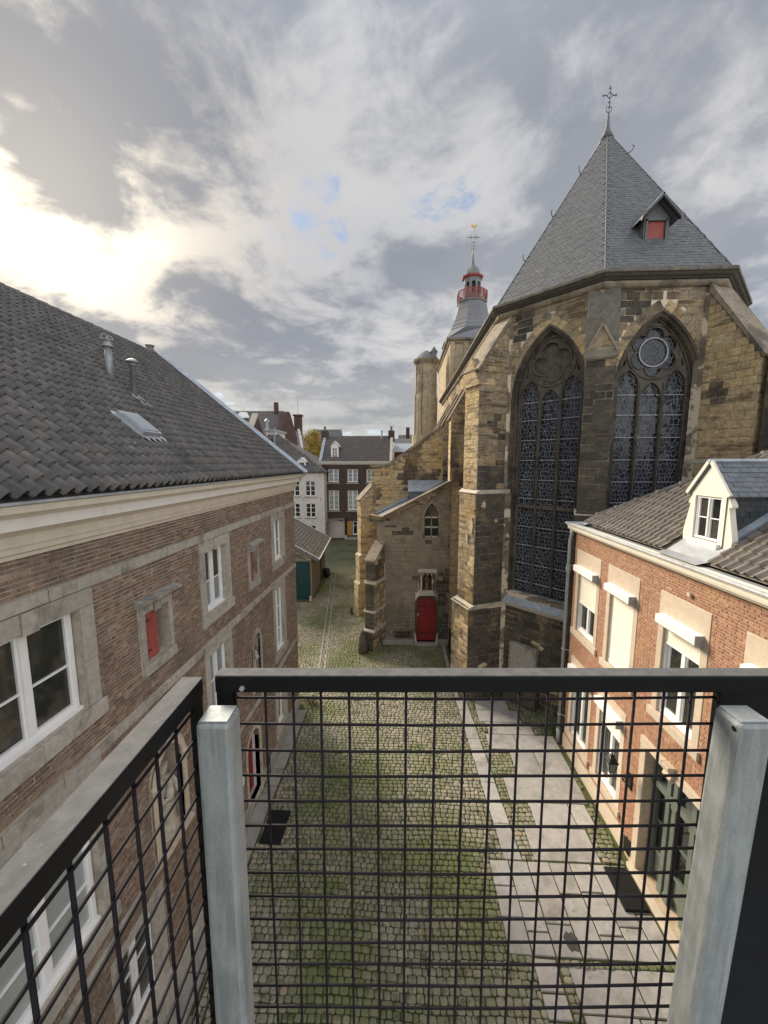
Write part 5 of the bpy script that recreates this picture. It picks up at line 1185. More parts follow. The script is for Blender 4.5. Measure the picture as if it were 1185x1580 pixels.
    # roof with lead gutter and small lead covered hutch
    mb = MB(); mb.add([(-1.5, 18.9, 6.12), (-1.5, 22.25, 6.12), (2.4, 22.25, 8.05), (2.4, 18.9, 8.05)], [(0, 1, 2, 3)]); mb.build('roof', 'slate_blue', B)
    mb = MB(); mb.prism([(-1.5, 6.14), (.30, 7.03), (.30, 7.12), (-1.5, 6.24)], lambda p, q, t: (p, t, q), 21.7, 22.2); mb.build('lead_gutter', 'lead', B)
    mb = MB(); mb.box(.36, 2.5, 21.0, 22.2, 6.6, 7.50); h = mb.build('roof_hutch', 'slate_blue', B)
    mb = MB(); mb.prism([(20.9, 7.48), (22.25, 7.95), (22.25, 8.05), (20.9, 7.56)], lambda p, q, t: (t, p, q), .28, 2.5); mb.build('hutch_roof', 'lead', h)
    # rubble footing with creepers
    rr = random.Random(3); mb = MB()
    for k in range(26): mb.tube([fr(rr.uniform(-.4, .55), .02, .3)]+[fr(rr.uniform(-.5, .6), rr.uniform(.02, .08), .35+j*.14+rr.uniform(-.05, .05)) for j in range(3)], .006, 4)
    mb.build('creeper_stems', 'bark', B)
    # corner buttress
    v = Vector((-1.12, 18.5, 0)); d = Vector((-.42, -.907, 0)); s = Vector((d.y, -d.x, 0)); hh = .25
    for (z0, z1, pr, cap) in ((0, 1.0, 1.08, None), (1.08, 1.95, 1.02, None), (2.05, 3.35, .98, None), (3.48, 4.3, .93, (5.12, 4.42))):
        prof = [(-.3, z0), (pr, z0), (pr, z1), (-.3, z1)] if not cap else [(-.3, z0), (pr, z0), (pr, cap[1]), (0, cap[0]), (-.3, cap[0])]
        mb = MB(); mb.prism(prof, lambda p, q, t: v+d*p+s*t+Vector((0, 0, q)), -hh, hh); b = mb.build('buttress', 'mortar_church', B)
        for sd in (1, -1): courses(S, Fr(v+s*sd*hh, d, s*sd), [(0, z0)]+prof[1:-1]+[(0, prof[-1][1])], [], .34, .19, .016, '', b, kind='stone', gap=.010, vary=.3, hv=.1, matfn=lambda a, z: random.choice(['church_stone', 'church_stone_warm', 'church_stone']))
        courses(S, Fr(v+d*pr-s*hh, s, d), rect(0, 2*hh, z0, cap[1] if cap else z1), [], .5, .2, .014, 'church_stone_dark', b, kind='stone', gap=.010, vary=.1, hv=.1)
        if not cap:
            mb = MB(); mb.prism([(-.2, z1-.02), (pr+.05, z1-.02), (pr+.05, z1+.04), (pr-.05, z1+.12), (-.2, z1+.12)], lambda p, q, t: v+d*p+s*t+Vector((0, 0, q)), -hh-.05, hh+.05); mb.build('set_off', 'pale_string', B, bevel=.01)
    mb = MB(); mb.prism([(-.02, 5.12), (1.0, 4.36), (1.02, 4.46), (-.02, 5.26)], lambda p, q, t: v+d*p+s*t+Vector((0, 0, q)), -hh-.04, hh+.04); mb.build('buttress_coping', 'church_trim', B, bevel=.01)
    S.flush()
build_annex()
statue((1.22, 18.58, 2.80), .72, 'statue_wood', 'saint_statue', 'small brown gilded statue in the niche above the red church door')
def guard(c, s, label):
    mb = MB(); mb.lathe(c, [(.26*s, 0), (.25*s, .3*s), (.19*s, .75*s), (.13*s, 1.0*s), (.05*s, 1.12*s), (0.01, 1.14*s)], 9, fold=lambda a, q: .06*math.sin(3*a+q*4)); tag(mb.build('guard_stone', 'church_stone_dark', smooth=True), label, 'guard stone')
guard((-1.86, 17.38, 0), 1.0, 'tall dark guard stone at the foot of the annex buttress')
guard((-3.02, 22.0, 0), .42, 'small pale rounded guard stone beside the far church buttress')
def dry_plant():
    T = thing('dry_plant', 'clump of dry brown weeds at the far corner foot of the brown brick building', 'plant', (-3.3, 13.25, 0)); rr = random.Random(9)
    st_ = MB()
    for k in range(22):
        a = rr.uniform(0, 6.28); l = rr.uniform(.12, .30); st_.tube([(-3.35+.05*math.cos(a), 13.25+.05*math.sin(a), .03), (-3.35+l*.6*math.cos(a), 13.25+l*.6*math.sin(a), .03+l*.9), (-3.35+l*1.1*math.cos(a), 13.25+l*1.1*math.sin(a), .03+l)], .006, 4)
    st_.build('stems', 'bark', T); L = MB()
    for _ in range(260):
        p = Vector((-3.35+rr.gauss(0, .14), 13.25+rr.gauss(0, .14), .05+abs(rr.gauss(0, .13)))); a = Vector((rr.gauss(0, 1), rr.gauss(0, 1), rr.gauss(0, 1))).normalized(); b = a.orthogonal().normalized(); L.add([p-a*.03, p+b*.018, p+a*.03, p-b*.018], [(0, 1, 2, 3)])
    stuff(L.build('leaves', 'dry_leaf', T))
dry_plant()
def iron_fence():
    F = thing('iron_fence', 'low black iron fence guarding the pit beside the large church buttress', 'fence', (2.3, 17, 0))
    A = Vector((2.32, 18.3, 0)); Bv = Vector((2.16, 15.3, 0)); mb = MB()
    for z in (.12, .95): mb.tube([A+Vector((0, 0, z)), Bv+Vector((0, 0, z))], .026, 6)
    mb.build('rail', 'iron_black', F)
    for k in range(37):
        p = A.lerp(Bv, k/36); MB().tube([p, p+Vector((0, 0, 1.05)), p+Vector((0, 0, 1.1))], .015, 5, radii=[.016, .016, .003]).build('bar', 'iron_black', F)
iron_fence()

# ================================================================== CHURCH TOWER
def build_tower():
    B = thing('church_tower', 'distant square stone tower with slate bell roof, red balustraded lantern and gilded weathercock', 'tower', (6.85, 41.6, 0))
    x0, x1, y0, y1 = 4.35, 9.35, 38, 50; H = 20.35
    fr = Fr((0, y0, 0), (1, 0, 0), (0, -1, 0)); wl = roundarch(6.75, .72, 18.1, 19.1); wr = roundarch(8.45, .60, 18.1, 19.1)
    mb = MB(); plate(mb, fr, rect(x0, x1, 0, H), [wl, wr], 0, -.5); w = mb.build('wall', 'tower_stone', B)
    fw = Fr((x0, 0, 0), (0, 1, 0), (-1, 0, 0)); sl = rect(40.3, 40.9, 16.2, 18.1)
    mb = MB(); plate(mb, fw, rect(y0, y1, 0, H), [sl], 0, -.4); w2 = mb.build('wall', 'tower_stone', B); MB().box(x0+.45, x1, y0+.52, y1, 0, H).build('wall', 'church_stone_dark', B)
    S = Pieces(B, 'stone', 'stones')
    courses(S, fr, rect(x0, x1, 9, H), [wl, wr], .62, .30, .03, 'tower_stone', w, kind='stone', gap=.02, vary=.35, hv=.15)
    courses(S, fw, rect(y0, y1, 9, H), [sl], .62, .30, .03, 'tower_stone', w2, kind='stone', gap=.02, vary=.35, hv=.15)
    S.flush()
    for a in (x0-.02, x0+1.25): MB().box(a, a+.42, .0, .16, 9, H, None, fr).build('pilaster', 'tower_stone', B, bevel=.02)
    for c in (6.75,):
        mb = MB(); plate(mb, fr, roundarch(c, .92, 17.95, 19.1), [roundarch(c, .72, 18.1, 19.1)], .06, -.05); mb.build('arch_frame', 'church_trim', B); MB().box(c-.72, c+.72, -.4, -.35, 18.1, 19.85, None, fr).build('louvre', 'church_stone_dark', B)
        MB().box(c-.9, c+.9, .0, .14, 17.85, 18.05, None, fr).build('arch_sill', 'paint_grey_white', B); MB().box(c-.6, c-.45, .0, .1, 16.3, 17.8, None, fr).build('colonnette', 'paint_grey_white', B)
    mb = MB(); sweep(mb, [Vector(p) for p in ((x0, y1), (x0, y0), (x1, y0), (x1, y1))], [(0, H-.25), (.12, H-.2), (.18, H-.02), (.34, H+.06), (.36, H+.22), (0, H+.25)]); mb.build('cornice', 'church_trim', B)
    c = (6.85, 41.6, 0)
    mb = MB(); mb.add([(x0-.3, y0-.3, H+.22), (x1+.3, y0-.3, H+.22), (x1+.3, y1+.3, H+.22), (x0-.3, y1+.3, H+.22)]+[(6.85+2.4*math.cos(a), 41.6+2.4*math.sin(a), H+1.75) for a in np.linspace(-math.pi*.875, math.pi*.875, 8)],
           [(0, 1, 7, 6), (0, 6, 5), (0, 5, 4), (1, 8, 7)][:2]+[(0, 5, 6), (0, 4, 5), (1, 7, 8), (1, 8, 9), (1, 9, 2), (2, 9, 10), (2, 10, 11), (2, 11, 3), (3, 11, 4), (3, 4, 0)]); mb.build('spire_skirt', 'slate_far', B)
    mb = MB(); mb.lathe(c, [(3.1, H+.6), (2.8, H+1.1), (2.3, H+1.9), (1.9, H+2.8), (1.62, H+3.7), (1.45, H+4.5)], 8, rot=math.pi/8); sp = mb.build('bell_roof', 'slate_far', B)
    for z, r in ((H+2.3, 2.10), (H+2.75, 1.90), (H+1.9, 2.28)): MB().lathe((c[0], c[1], z), [(r+.02, 0), (r+.05, .04), (r-.02, .08)], 8, rot=math.pi/8).build('lead_band', 'lead', sp)
    z0 = H+4.5
    MB().lathe(c, [(1.3, z0-.1), (1.55, z0+.1), (1.55, z0+.2), (1.2, z0+.22)], 8, rot=math.pi/8).build('balcony_floor', 'slate_far', B)
    bal = thing_part = MB()
    ring = lambda r, z, n=8: [(c[0]+r*math.cos(math.pi/8+k*2*math.pi/n), c[1]+r*math.sin(math.pi/8+k*2*math.pi/n), z) for k in range(n)]
    mb = MB(); mb.tube(ring(1.5, z0+.3), .035, 4, closed=True); mb.tube(ring(1.5, z0+1.15), .045, 4, closed=True); ba = mb.build('balustrade', 'red_paint_pale', B)
    vs = ring(1.5, 0); mb = MB()
    for k in range(8):
        A = Vector(vs[k]); D = Vector(vs[(k+1) % 8])
        for q in range(8): p = A.lerp(D, q/8); mb.tube([p+Vector((0, 0, z0+.4)), p+Vector((0, 0, z0+1.15))], .03 if q % 4 else .05, 4)
    mb.build('balusters', 'red_paint_pale', ba)
    MB().lathe(c, [(.6, z0+.2), (.6, z0+2.4)], 8, rot=math.pi/8).build('lantern_core', 'iron_black', B)
    mb = MB()
    for k in range(8):
        a = math.pi/8+k*math.pi/4; b = a+math.pi/4; p = Vector((c[0]+.86*math.cos(a), c[1]+.86*math.sin(a), 0)); q = Vector((c[0]+.86*math.cos(b), c[1]+.86*math.sin(b), 0)); U = (q-p); L = U.length
        f = Fr((p.x, p.y, 0), U, Vector((math.cos((a+b)/2), math.sin((a+b)/2), 0))); plate(mb, f, rect(0, L, z0+.2, z0+2.45), [roundarch(L/2, L*.28, z0+.9, z0+1.85, 6)], 0, -.15)
    mb.build('lantern_arcade', 'slate_far', B)
    MB().lathe(c, [(.86, z0+2.4), (1.06, z0+2.5), (1.1, z0+2.62), (.8, z0+2.7)], 8, rot=math.pi/8).build('lantern_cornice', 'red_paint_pale', B)
    MB().lathe(c, [(.74, z0+2.68), (.72, z0+2.95), (.62, z0+3.3), (.4, z0+3.6), (.2, z0+3.75), (.14, z0+4.1), (.08, z0+4.6), (.06, z0+4.8)], 8, rot=math.pi/8).build('dome', 'slate_far', B, smooth=False)
    mb = MB(); mb.lathe((c[0], c[1], z0+4.65), [(.03, 0), (.12, .08), (.12, .14), (.03, .22)], 10); g = mb.build('orb', 'gold', B, smooth=True)
    t = Vector((c[0], c[1], z0+4.8)); mb = MB(); mb.tube([t, t+Vector((0, 0, 2.4))], .035, 5); mb.tube([t+Vector((-.65, 0, 1.55)), t+Vector((.65, 0, 1.55))], .028, 4)
    for q in range(3): mb.tube([t+Vector((-.2, 0, .4+q*.3)), t+Vector((0, 0, .52+q*.3)), t+Vector((.2, 0, .4+q*.3))], .02, 4)
    for s_ in (-1, 1): mb.tube([t+Vector((s_*.25, 0, 1.35)), t+Vector((s_*.25, 0, 1.75))], .02, 4)
    mb.build('cross', 'iron_black', B)
    mb = MB(); k = t+Vector((0, 0, 2.4)); mb.prism([(-.3, .22), (-.18, .12), (-.1, .0), (.1, .0), (.2, .15), (.32, .2), (.24, .32), (.12, .3), (0, .22), (-.15, .28), (-.3, .42)], lambda p, q, tt: k+Vector((p, tt, q)), -.03, .03); mb.build('weathercock', 'gold', B)
    # stair turret
    T = (2.30, 41, 0); mb = MB(); mb.lathe(T, [(1.20, 0), (1.20, 15.6), (1.12, 15.9), (1.10, 19.1)], 16); tu = mb.build('stair_turret', 'tower_stone', B)
    MB().lathe(T, [(1.09, 18.8), (1.18, 19.0), (1.32, 19.2), (1.34, 19.4), (1.0, 19.45)], 16).build('turret_cornice', 'church_trim', tu)
    MB().lathe(T, [(1.32, 19.4), (.9, 19.85), (.5, 20.15), (.1, 20.35)], 16).build('turret_roof', 'slate_far', tu)
    for k in (9, 11): a = k*2*math.pi/16; MB().tube([(T[0]+1.2*math.cos(a), T[1]+1.2*math.sin(a), 0), (T[0]+1.2*math.cos(a), T[1]+1.2*math.sin(a), 15.7), (T[0]+1.08*math.cos(a), T[1]+1.08*math.sin(a), 16.0), (T[0]+1.08*math.cos(a), T[1]+1.08*math.sin(a), 18.9)], .07, 5).build('shaft', 'church_trim', tu)
    MB().lathe(T, [(1.24, 11.6), (1.34, 11.8), (1.38, 11.9), (1.38, 0)], 16).build('turret_base', 'tower_stone', tu)
    mb = MB(); mb.box(2.75, 3.25, 39.9, 40.6, 19.4, 20.0); mb.prism([(2.65, 19.95), (3.0, 20.45), (3.35, 19.95)], lambda p, q, t_: (p, t_, q), 39.85, 40.9); mb.build('turret_dormer', 'slate_far', tu)
build_tower()

# ================================================================== SHED WITH TEAL DOOR
def build_shed():
    B = thing('shed', 'low lean-to shed with mossy tiled roof and a tall teal door, beyond the brown building', 'shed', (-6.4, 24.3, 0))
    V = Vector((-.083, .9965, 0)).normalized(); O = Vector((.9965, .083, 0)).normalized(); o = Vector((-5.95, 24.3, 0)); Ln = 7.3
    fs = Fr(o, V, O); ff = Fr(o, -O, -V)     # side wall ; front wall (along = away from the street)
    mb = MB(); plate(mb, fs, rect(0, Ln, 0, 2.85), [], 0, -.2); ws = mb.build('wall', 'mortar_grey', B)
    mb = MB(); plate(mb, ff, [(0, 0), (4, 0), (4, 4.9), (0, 2.75)], [rect(.10, 1.12, 0, 2.62)], 0, -.2); wf = mb.build('wall', 'mortar_grey', B)
    P = Pieces(B, 'brick', 'bricks')
    courses(P, fs, rect(0, Ln, 0, 2.8), [], .24, .075, .012, 'shed_brick', ws, gap=.012, vary=.05, bond='cross'); courses(P, ff, [(0, 0), (4, 0), (4, 4.8), (0, 2.7)], [rect(.02, 1.2, 0, 2.72)], .24, .075, .012, 'shed_brick', wf, gap=.012, bond='cross')
    P.flush()
    D = MB().box(.10, 1.12, -.12, -.08, .02, 2.62, None, ff).build('door', 'teal_paint', B)
    for k in range(5): MB().box(.20+k*.165, .20+k*.165+.155, -.08, -.06, .15, 2.1, None, ff).build('board', 'teal_paint', D)
    MB().box(.16, 1.06, -.08, -.05, 2.14, 2.22, None, ff).build('door_rail', 'teal_paint', D); MB().box(.12, .18, -.08, -.045, .04, 2.6, None, ff).build('door_stile', 'teal_paint', D)
    mb = MB(); mb.box(.02, .10, -.05, .03, 0, 2.7, None, ff); mb.box(.10, 1.15, -.05, .03, 2.62, 2.72, None, ff); mb.build('door_frame', 'green_grey_paint', B)
    MB().box(.0, .16, .03, .2, 0, .32, None, ff).build('corner_stone', 'pale_string', B, bevel=.02)
    e = Vector((-5.38, 24.0, 2.86)); S = (Vector((-.9965, -.083, .565))).normalized(); N = V.cross(S); N = N if N.z > 0 else -N; L = 6.2
    mb = MB(); mb.add([e, e+V*Ln, e+V*Ln+S*L, e+S*L]+[p-N*.08 for p in (e, e+V*Ln, e+V*Ln+S*L, e+S*L)], [(0, 1, 2, 3), (4, 5, 6, 7), (0, 1, 5, 4), (0, 3, 7, 4)]); roof = mb.build('roof', 'pantile_grey', B)
    T = Pieces(B, 'roof_tile', 'roof_tiles'); tiles(T, e+N*.01, V, S, N, Ln, L, .22, .24, 'slate', 'shed_tile', roof, stagger=.5, jit=.06, ysc=.14); T.flush()
    mb = MB(); a = e-V*.03+N*.05; mb.add([a, a+S*L, a+S*L-N*.20, a-N*.20, a+V*.05, a+V*.05+S*L], [(0, 1, 2, 3), (0, 4, 5, 1)]); mb.build('verge_board', 'slate_blue', B)
    MB().tube([a+N*.02, a+S*L+N*.02], .022, 5).build('verge_strip', 'paint_white', B); MB().tube([e+O*.03, e+O*.03+V*Ln], .035, 6).build('gutter', 'paint_grey_white', B)
    MB().tube([e+V*Ln+O*.02-V*.03, e+V*Ln+S*L-V*.03+N*.05], .025, 5).build('verge_strip', 'paint_white', B)
    MB().tube([fs(4.3, .06, 2.8), fs(4.3, .06, .05)], .035, 8).build('rain_pipe', 'iron_black', B)
build_shed()
m_ = MB(); m_.lathe((-6.05, 29.6, 0), [(.24, 0), (.27, .35), (.28, .62), (.24, .7), (.0, .74)], 12); tag(m_.build('rubbish_sack', 'iron_black', smooth=True), 'small black rubbish sack on the cobbles against the shed wall', 'sack')

# ================================================================== FAR HOUSES
def house_box(B, x0, x1, y0, y1, h, mat): return MB().box(x0, x1, y0+.36, y1, 0, h).build('rear_wall', mat, B)
def tile_roof(B, quad, rows, cols, mat, name='roof', amp=.03):
    """far tiled roof: ribbed and stepped sheet, pieces too small to tell apart"""
    a, b, c, d = [Vector(q) for q in quad]; N = (b-a).cross(d-a).normalized(); N = N if N.z > 0 else -N; mb = MB(); V = []
    C = cols*2
    for i in range(rows):
        for s_, off in ((0, amp), (1, 0)):
            t = (i+s_)/rows; p, q = a.lerp(d, t), b.lerp(c, t)
            for k in range(C+1): V.append(p.lerp(q, k/C)+N*(off+(amp*.7 if k % 2 else 0)+random.uniform(0, amp*.25)))
    n = C+1; F = [(r*n+k, r*n+k+1, (r+1)*n+k+1, (r+1)*n+k) for r in range(rows*2-1) for k in range(C)]
    mb.add(V, F); return mb.build(name, mat, B)
def build_white():
    B = thing('white_house', 'white painted house with small-paned windows and dark tiled hipped roof, behind the shed', 'house', (-14, 43.4, 0))
    fr = Fr((0, 43.4, 0), (1, 0, 0), (0, -1, 0)); cols = [(-11.1, -9.95), (-12.95, -11.75), (-14.8, -13.6), (-16.6, -15.4)]; rows = [(5.28, 7.0), (2.84, 4.43), (.5, 1.9)]
    def seg(a, b, c, d): return [(a, c), (b, c), (b, d-.08), ((a+b)/2, d), (a, d-.08)]
    H = [seg(a, b, c, d) for a, b in cols for c, d in rows]
    mb = MB(); plate(mb, fr, rect(-19, -8.92, 0, 7.95), H, 0, -.35); mb.build('wall', 'stucco_white', B); MB().box(-19, -8.92, 43.76, 52, 0, 7.95).build('side_wall', 'stucco_white', B)
    for a, b in cols:
        for c, d in rows:
            window(fr, a, b, c+.02, d, .08, B, 2, 3, .05, .05, .07, pane='pane_dark', rowz=[c+(d-c)*.36, c+(d-c)*.70]); MB().box(a-.12, b+.12, 0, .1, c-.13, c-.02, None, fr).build('sill_stone', 'bluestone', B)
            MB().box(a, b, -.09, -.02, d-.04, d+.02, None, fr).build('window_head', 'bluestone', B)
    for a in (-9.4, -11.4):
        for z in (7.6, 4.9, 2.3): MB().tube([fr(a, .03, z-.15), fr(a+.05, .03, z+.2)], .02, 4).build('wall_anchor', 'iron_black', B)
    MB().box(-19.2, -8.7, -.05, .2, 7.9, 8.04, None, fr).build('eaves_board', 'pantile_brown', B)
    ap = Vector((-15.9, 49, 12.6)); e0 = Vector((-8.6, 43.1, 8.0)); e1 = Vector((-19.4, 43.1, 8.0)); e2 = Vector((-8.6, 54, 8.0)); ap2 = Vector((-19.4, 49, 12.7))
    N = Vector((0, -3.94, 0)); S = Vector((0, 5.9, 4.7)).normalized(); Nn = Vector((0, -S.z, S.y))
    mb = MB(); mb.add([e1, e0, ap, ap2, e2], [(0, 1, 2, 3), (1, 4, 2)]); roof = mb.build('roof', 'pantile_grey', B)
    T = Pieces(B, 'roof_tile', 'roof_tiles')
    L = (Vector((0, 5.9, 4.7))).length
    tiles(T, e1, (1, 0, 0), S, Nn, 10.8, L, .36, .42, 'pantile', 'pantile_grey', roof, inside=lambda a, s: a < 10.8-7.3*s/L, ysc=.26, jit=.02); T.flush()
    MB().tube([e0+Vector((0, 0, .05)), ap+Vector((0, 0, .05))], .11, 6).build('hip_tiles', 'pantile_grey', roof)
    fd = Fr((0, 43.9, 0), (1, 0, 0), (0, -1, 0)); mb = MB(); plate(mb, fd, [(-12.05, 8.2), (-11.1, 8.2), (-11.1, 9.15), (-11.575, 9.55), (-12.05, 9.15)], [rect(-11.87, -11.28, 8.4, 9.1)], 0, -.1); d = mb.build('dormer', 'paint_white', B)
    MB().box(-11.87, -11.28, -.09, -.07, 8.4, 9.1, None, fd).build('pane', 'pane_dark', d); mb = MB(); mb.prism([(-12.15, 9.12), (-11.575, 9.58), (-11.0, 9.12), (-11.0, 9.2), (-11.575, 9.68), (-12.15, 9.2)], lambda p, q, t: fd(p, t, q), -1.4, .08); mb.build('dormer_roof', 'paint_white', d)
    MB().box(-12.0, -11.15, -1.3, -.11, 8.1, 9.1, None, fd).build('dormer_cheek', 'slate_far', d)
build_white()
def build_brown():
    B = thing('dark_brick_house', 'dark brown brick house with white sash windows and an open gateway, closing the street', 'house', (-5, 44.9, 0))
    fr = Fr((0, 44.9, 0), (1, 0, 0), (0, -1, 0)); U = [(-8.73, -7.50), (-6.47, -5.26), (-4.24, -3.04), (-2.1, -.9)]
    gate = rect(-9.05, -6.86, 0, 2.58); gwin = rect(-5.92, -4.2, .55, 2.2); och = rect(-6.58, -5.96, .5, 2.2)
    H = [rect(a, b, 6.82, 8.32) for a, b in U]+[rect(a, b, 3.52, 5.84) for a, b in U]+[gate, gwin, och]
    mb = MB(); plate(mb, fr, rect(-9.43, -.2, 0, 9.0), H, 0, -.34); w = mb.build('wall', 'brick_far', B)
    MB().box(-9.43, -.2, 47.4, 52, 0, 9).box(-6.8, -.2, 45.26, 47.38, 0, 9).box(-9.43, -6.82, 45.84, 47.38, 2.7, 9).build('rear_wall', 'brick_far', B)
    for a, b in U:
        window(fr, a, b, 6.84, 8.32, .09, B, 2, 3, .08, .045, .09, pane='pane_blue'); window(fr, a, b, 3.54, 5.84, .09, B, 2, 4, .08, .045, .09, pane='pane_pale', rowz=[4.1, 4.68, 5.28])
        for z in (6.82, 3.52): MB().box(a-.15, b+.15, 0, .12, z-.20, z-.06, None, fr).build('sill_stone', 'bluestone', B)
    window(fr, -5.92, -4.2, .57, 2.2, .1, B, 3, 2, .09, .05, .1, rowz=[1.68]); MB().box(-6.58, -5.96, -.1, -.02, .5, 2.2, None, fr).build('shutter', 'ochre_panel', B)
    fg = Fr((0, 45.75, 0), (1, 0, 0), (0, -1, 0)); MB().box(-9.1, -6.85, 0, .08, 0, 2.6, None, fg).build('gateway_wall', 'stucco_white', B)
    g = MB().box(-7.95, -6.92, .081, .13, .05, 1.95, None, fg).build('gate', 'paint_cream', B)
    for k in range(5): MB().box(-7.93+k*.2, -7.93+k*.2+.18, .13, .15, .08, 1.9, None, fg).build('board', 'paint_cream', g)
    MB().box(-7.7, -7.2, .09, .12, 2.1, 2.22, None, fg).build('gate_sign', 'iron_black', B)
    MB().box(-6.86, -6.62, .0, .10, 0, 2.6, None, fr).build('gate_pier', 'iron_black', B); MB().box(-6.86, -6.62, .101, .2, 0, .55, None, fr).build('pier_foot', 'pale_string', B, bevel=.03)
    MB().box(-6.6, -3.9, .0, .35, 0, .32, None, fr).build('front_step', 'bluestone', B)
    mb = MB(); sweep(mb, [Vector((-9.43, 44.9)), Vector((-.2, 44.9))], [(0, 8.85), (.06, 8.9), (.1, 9.05), (.28, 9.1), (.3, 9.22), (0, 9.24)]); mb.build('cornice', 'paint_grey_white', B)
    k = -9.4
    while k < -.3: MB().box(k, k+.1, .08, .26, 8.92, 9.08, None, fr).build('modillion', 'paint_grey_white', B); k += .34
    tile_roof(B, [(-9.43, 44.65, 9.2), (-1.55, 44.65, 9.2), (-1.55, 48.0, 12.35), (-9.43, 48.0, 12.35)], 14, 36, 'pantile_far')
    tile_roof(B, [(-9.43, 51.4, 9.2), (-1.55, 51.4, 9.2), (-1.55, 48.0, 12.35), (-9.43, 48.0, 12.35)], 4, 10, 'pantile_brown')
    for x in (-9.75, -1.55):
        mb = MB(); mb.prism([(44.6, 9.0), (44.6, 9.35), (48.0, 12.6), (51.4, 9.35), (51.4, 9.0)], lambda p, q, t: (t, p, q), x, x+.32); mb.build('gable_parapet', 'stucco_white' if x > -5 else 'lead', B)
        c = MB().box(x-.25, x+.5, 47.5, 48.5, 11.6, 12.95).build('chimney', 'brick_far', B); MB().lathe((x+.1, 48, 12.95), [(.15, 0), (.13, .5), (.17, .55)], 8).build('chimney_pot', 'pantile_brown', c)
    MB().lathe((-2.6, 47.6, 12.0), [(.10, 0), (.10, .9), (.2, .92), (.02, 1.05)], 8).build('vent_pipe', 'zinc', B)
    fd = Fr((0, 45.2, 0), (1, 0, 0), (0, -1, 0)); mb = MB(); plate(mb, fd, [(-8.42, 9.55), (-7.52, 9.55), (-7.52, 10.95), (-7.97, 11.45), (-8.42, 10.95)], [rect(-8.27, -7.67, 9.7, 10.8)], 0, -.1); d = mb.build('dormer', 'paint_white', B)
    window(fd, -8.27, -7.67, 9.7, 10.8, .03, d, 2, 3, .05, .04, .05, sill=False); mb = MB(); mb.prism([(-8.5, 10.9), (-7.97, 11.5), (-7.44, 10.9), (-7.44, 10.98), (-7.97, 11.6), (-8.5, 10.98)], lambda p, q, t: fd(p, t, q), -1.8, .1); mb.build('dormer_roof', 'paint_grey_white', d)
    MB().box(-8.38, -7.56, -1.8, -.11, 9.3, 10.9, None, fd).build('dormer_cheek', 'slate_far', d)
build_brown()
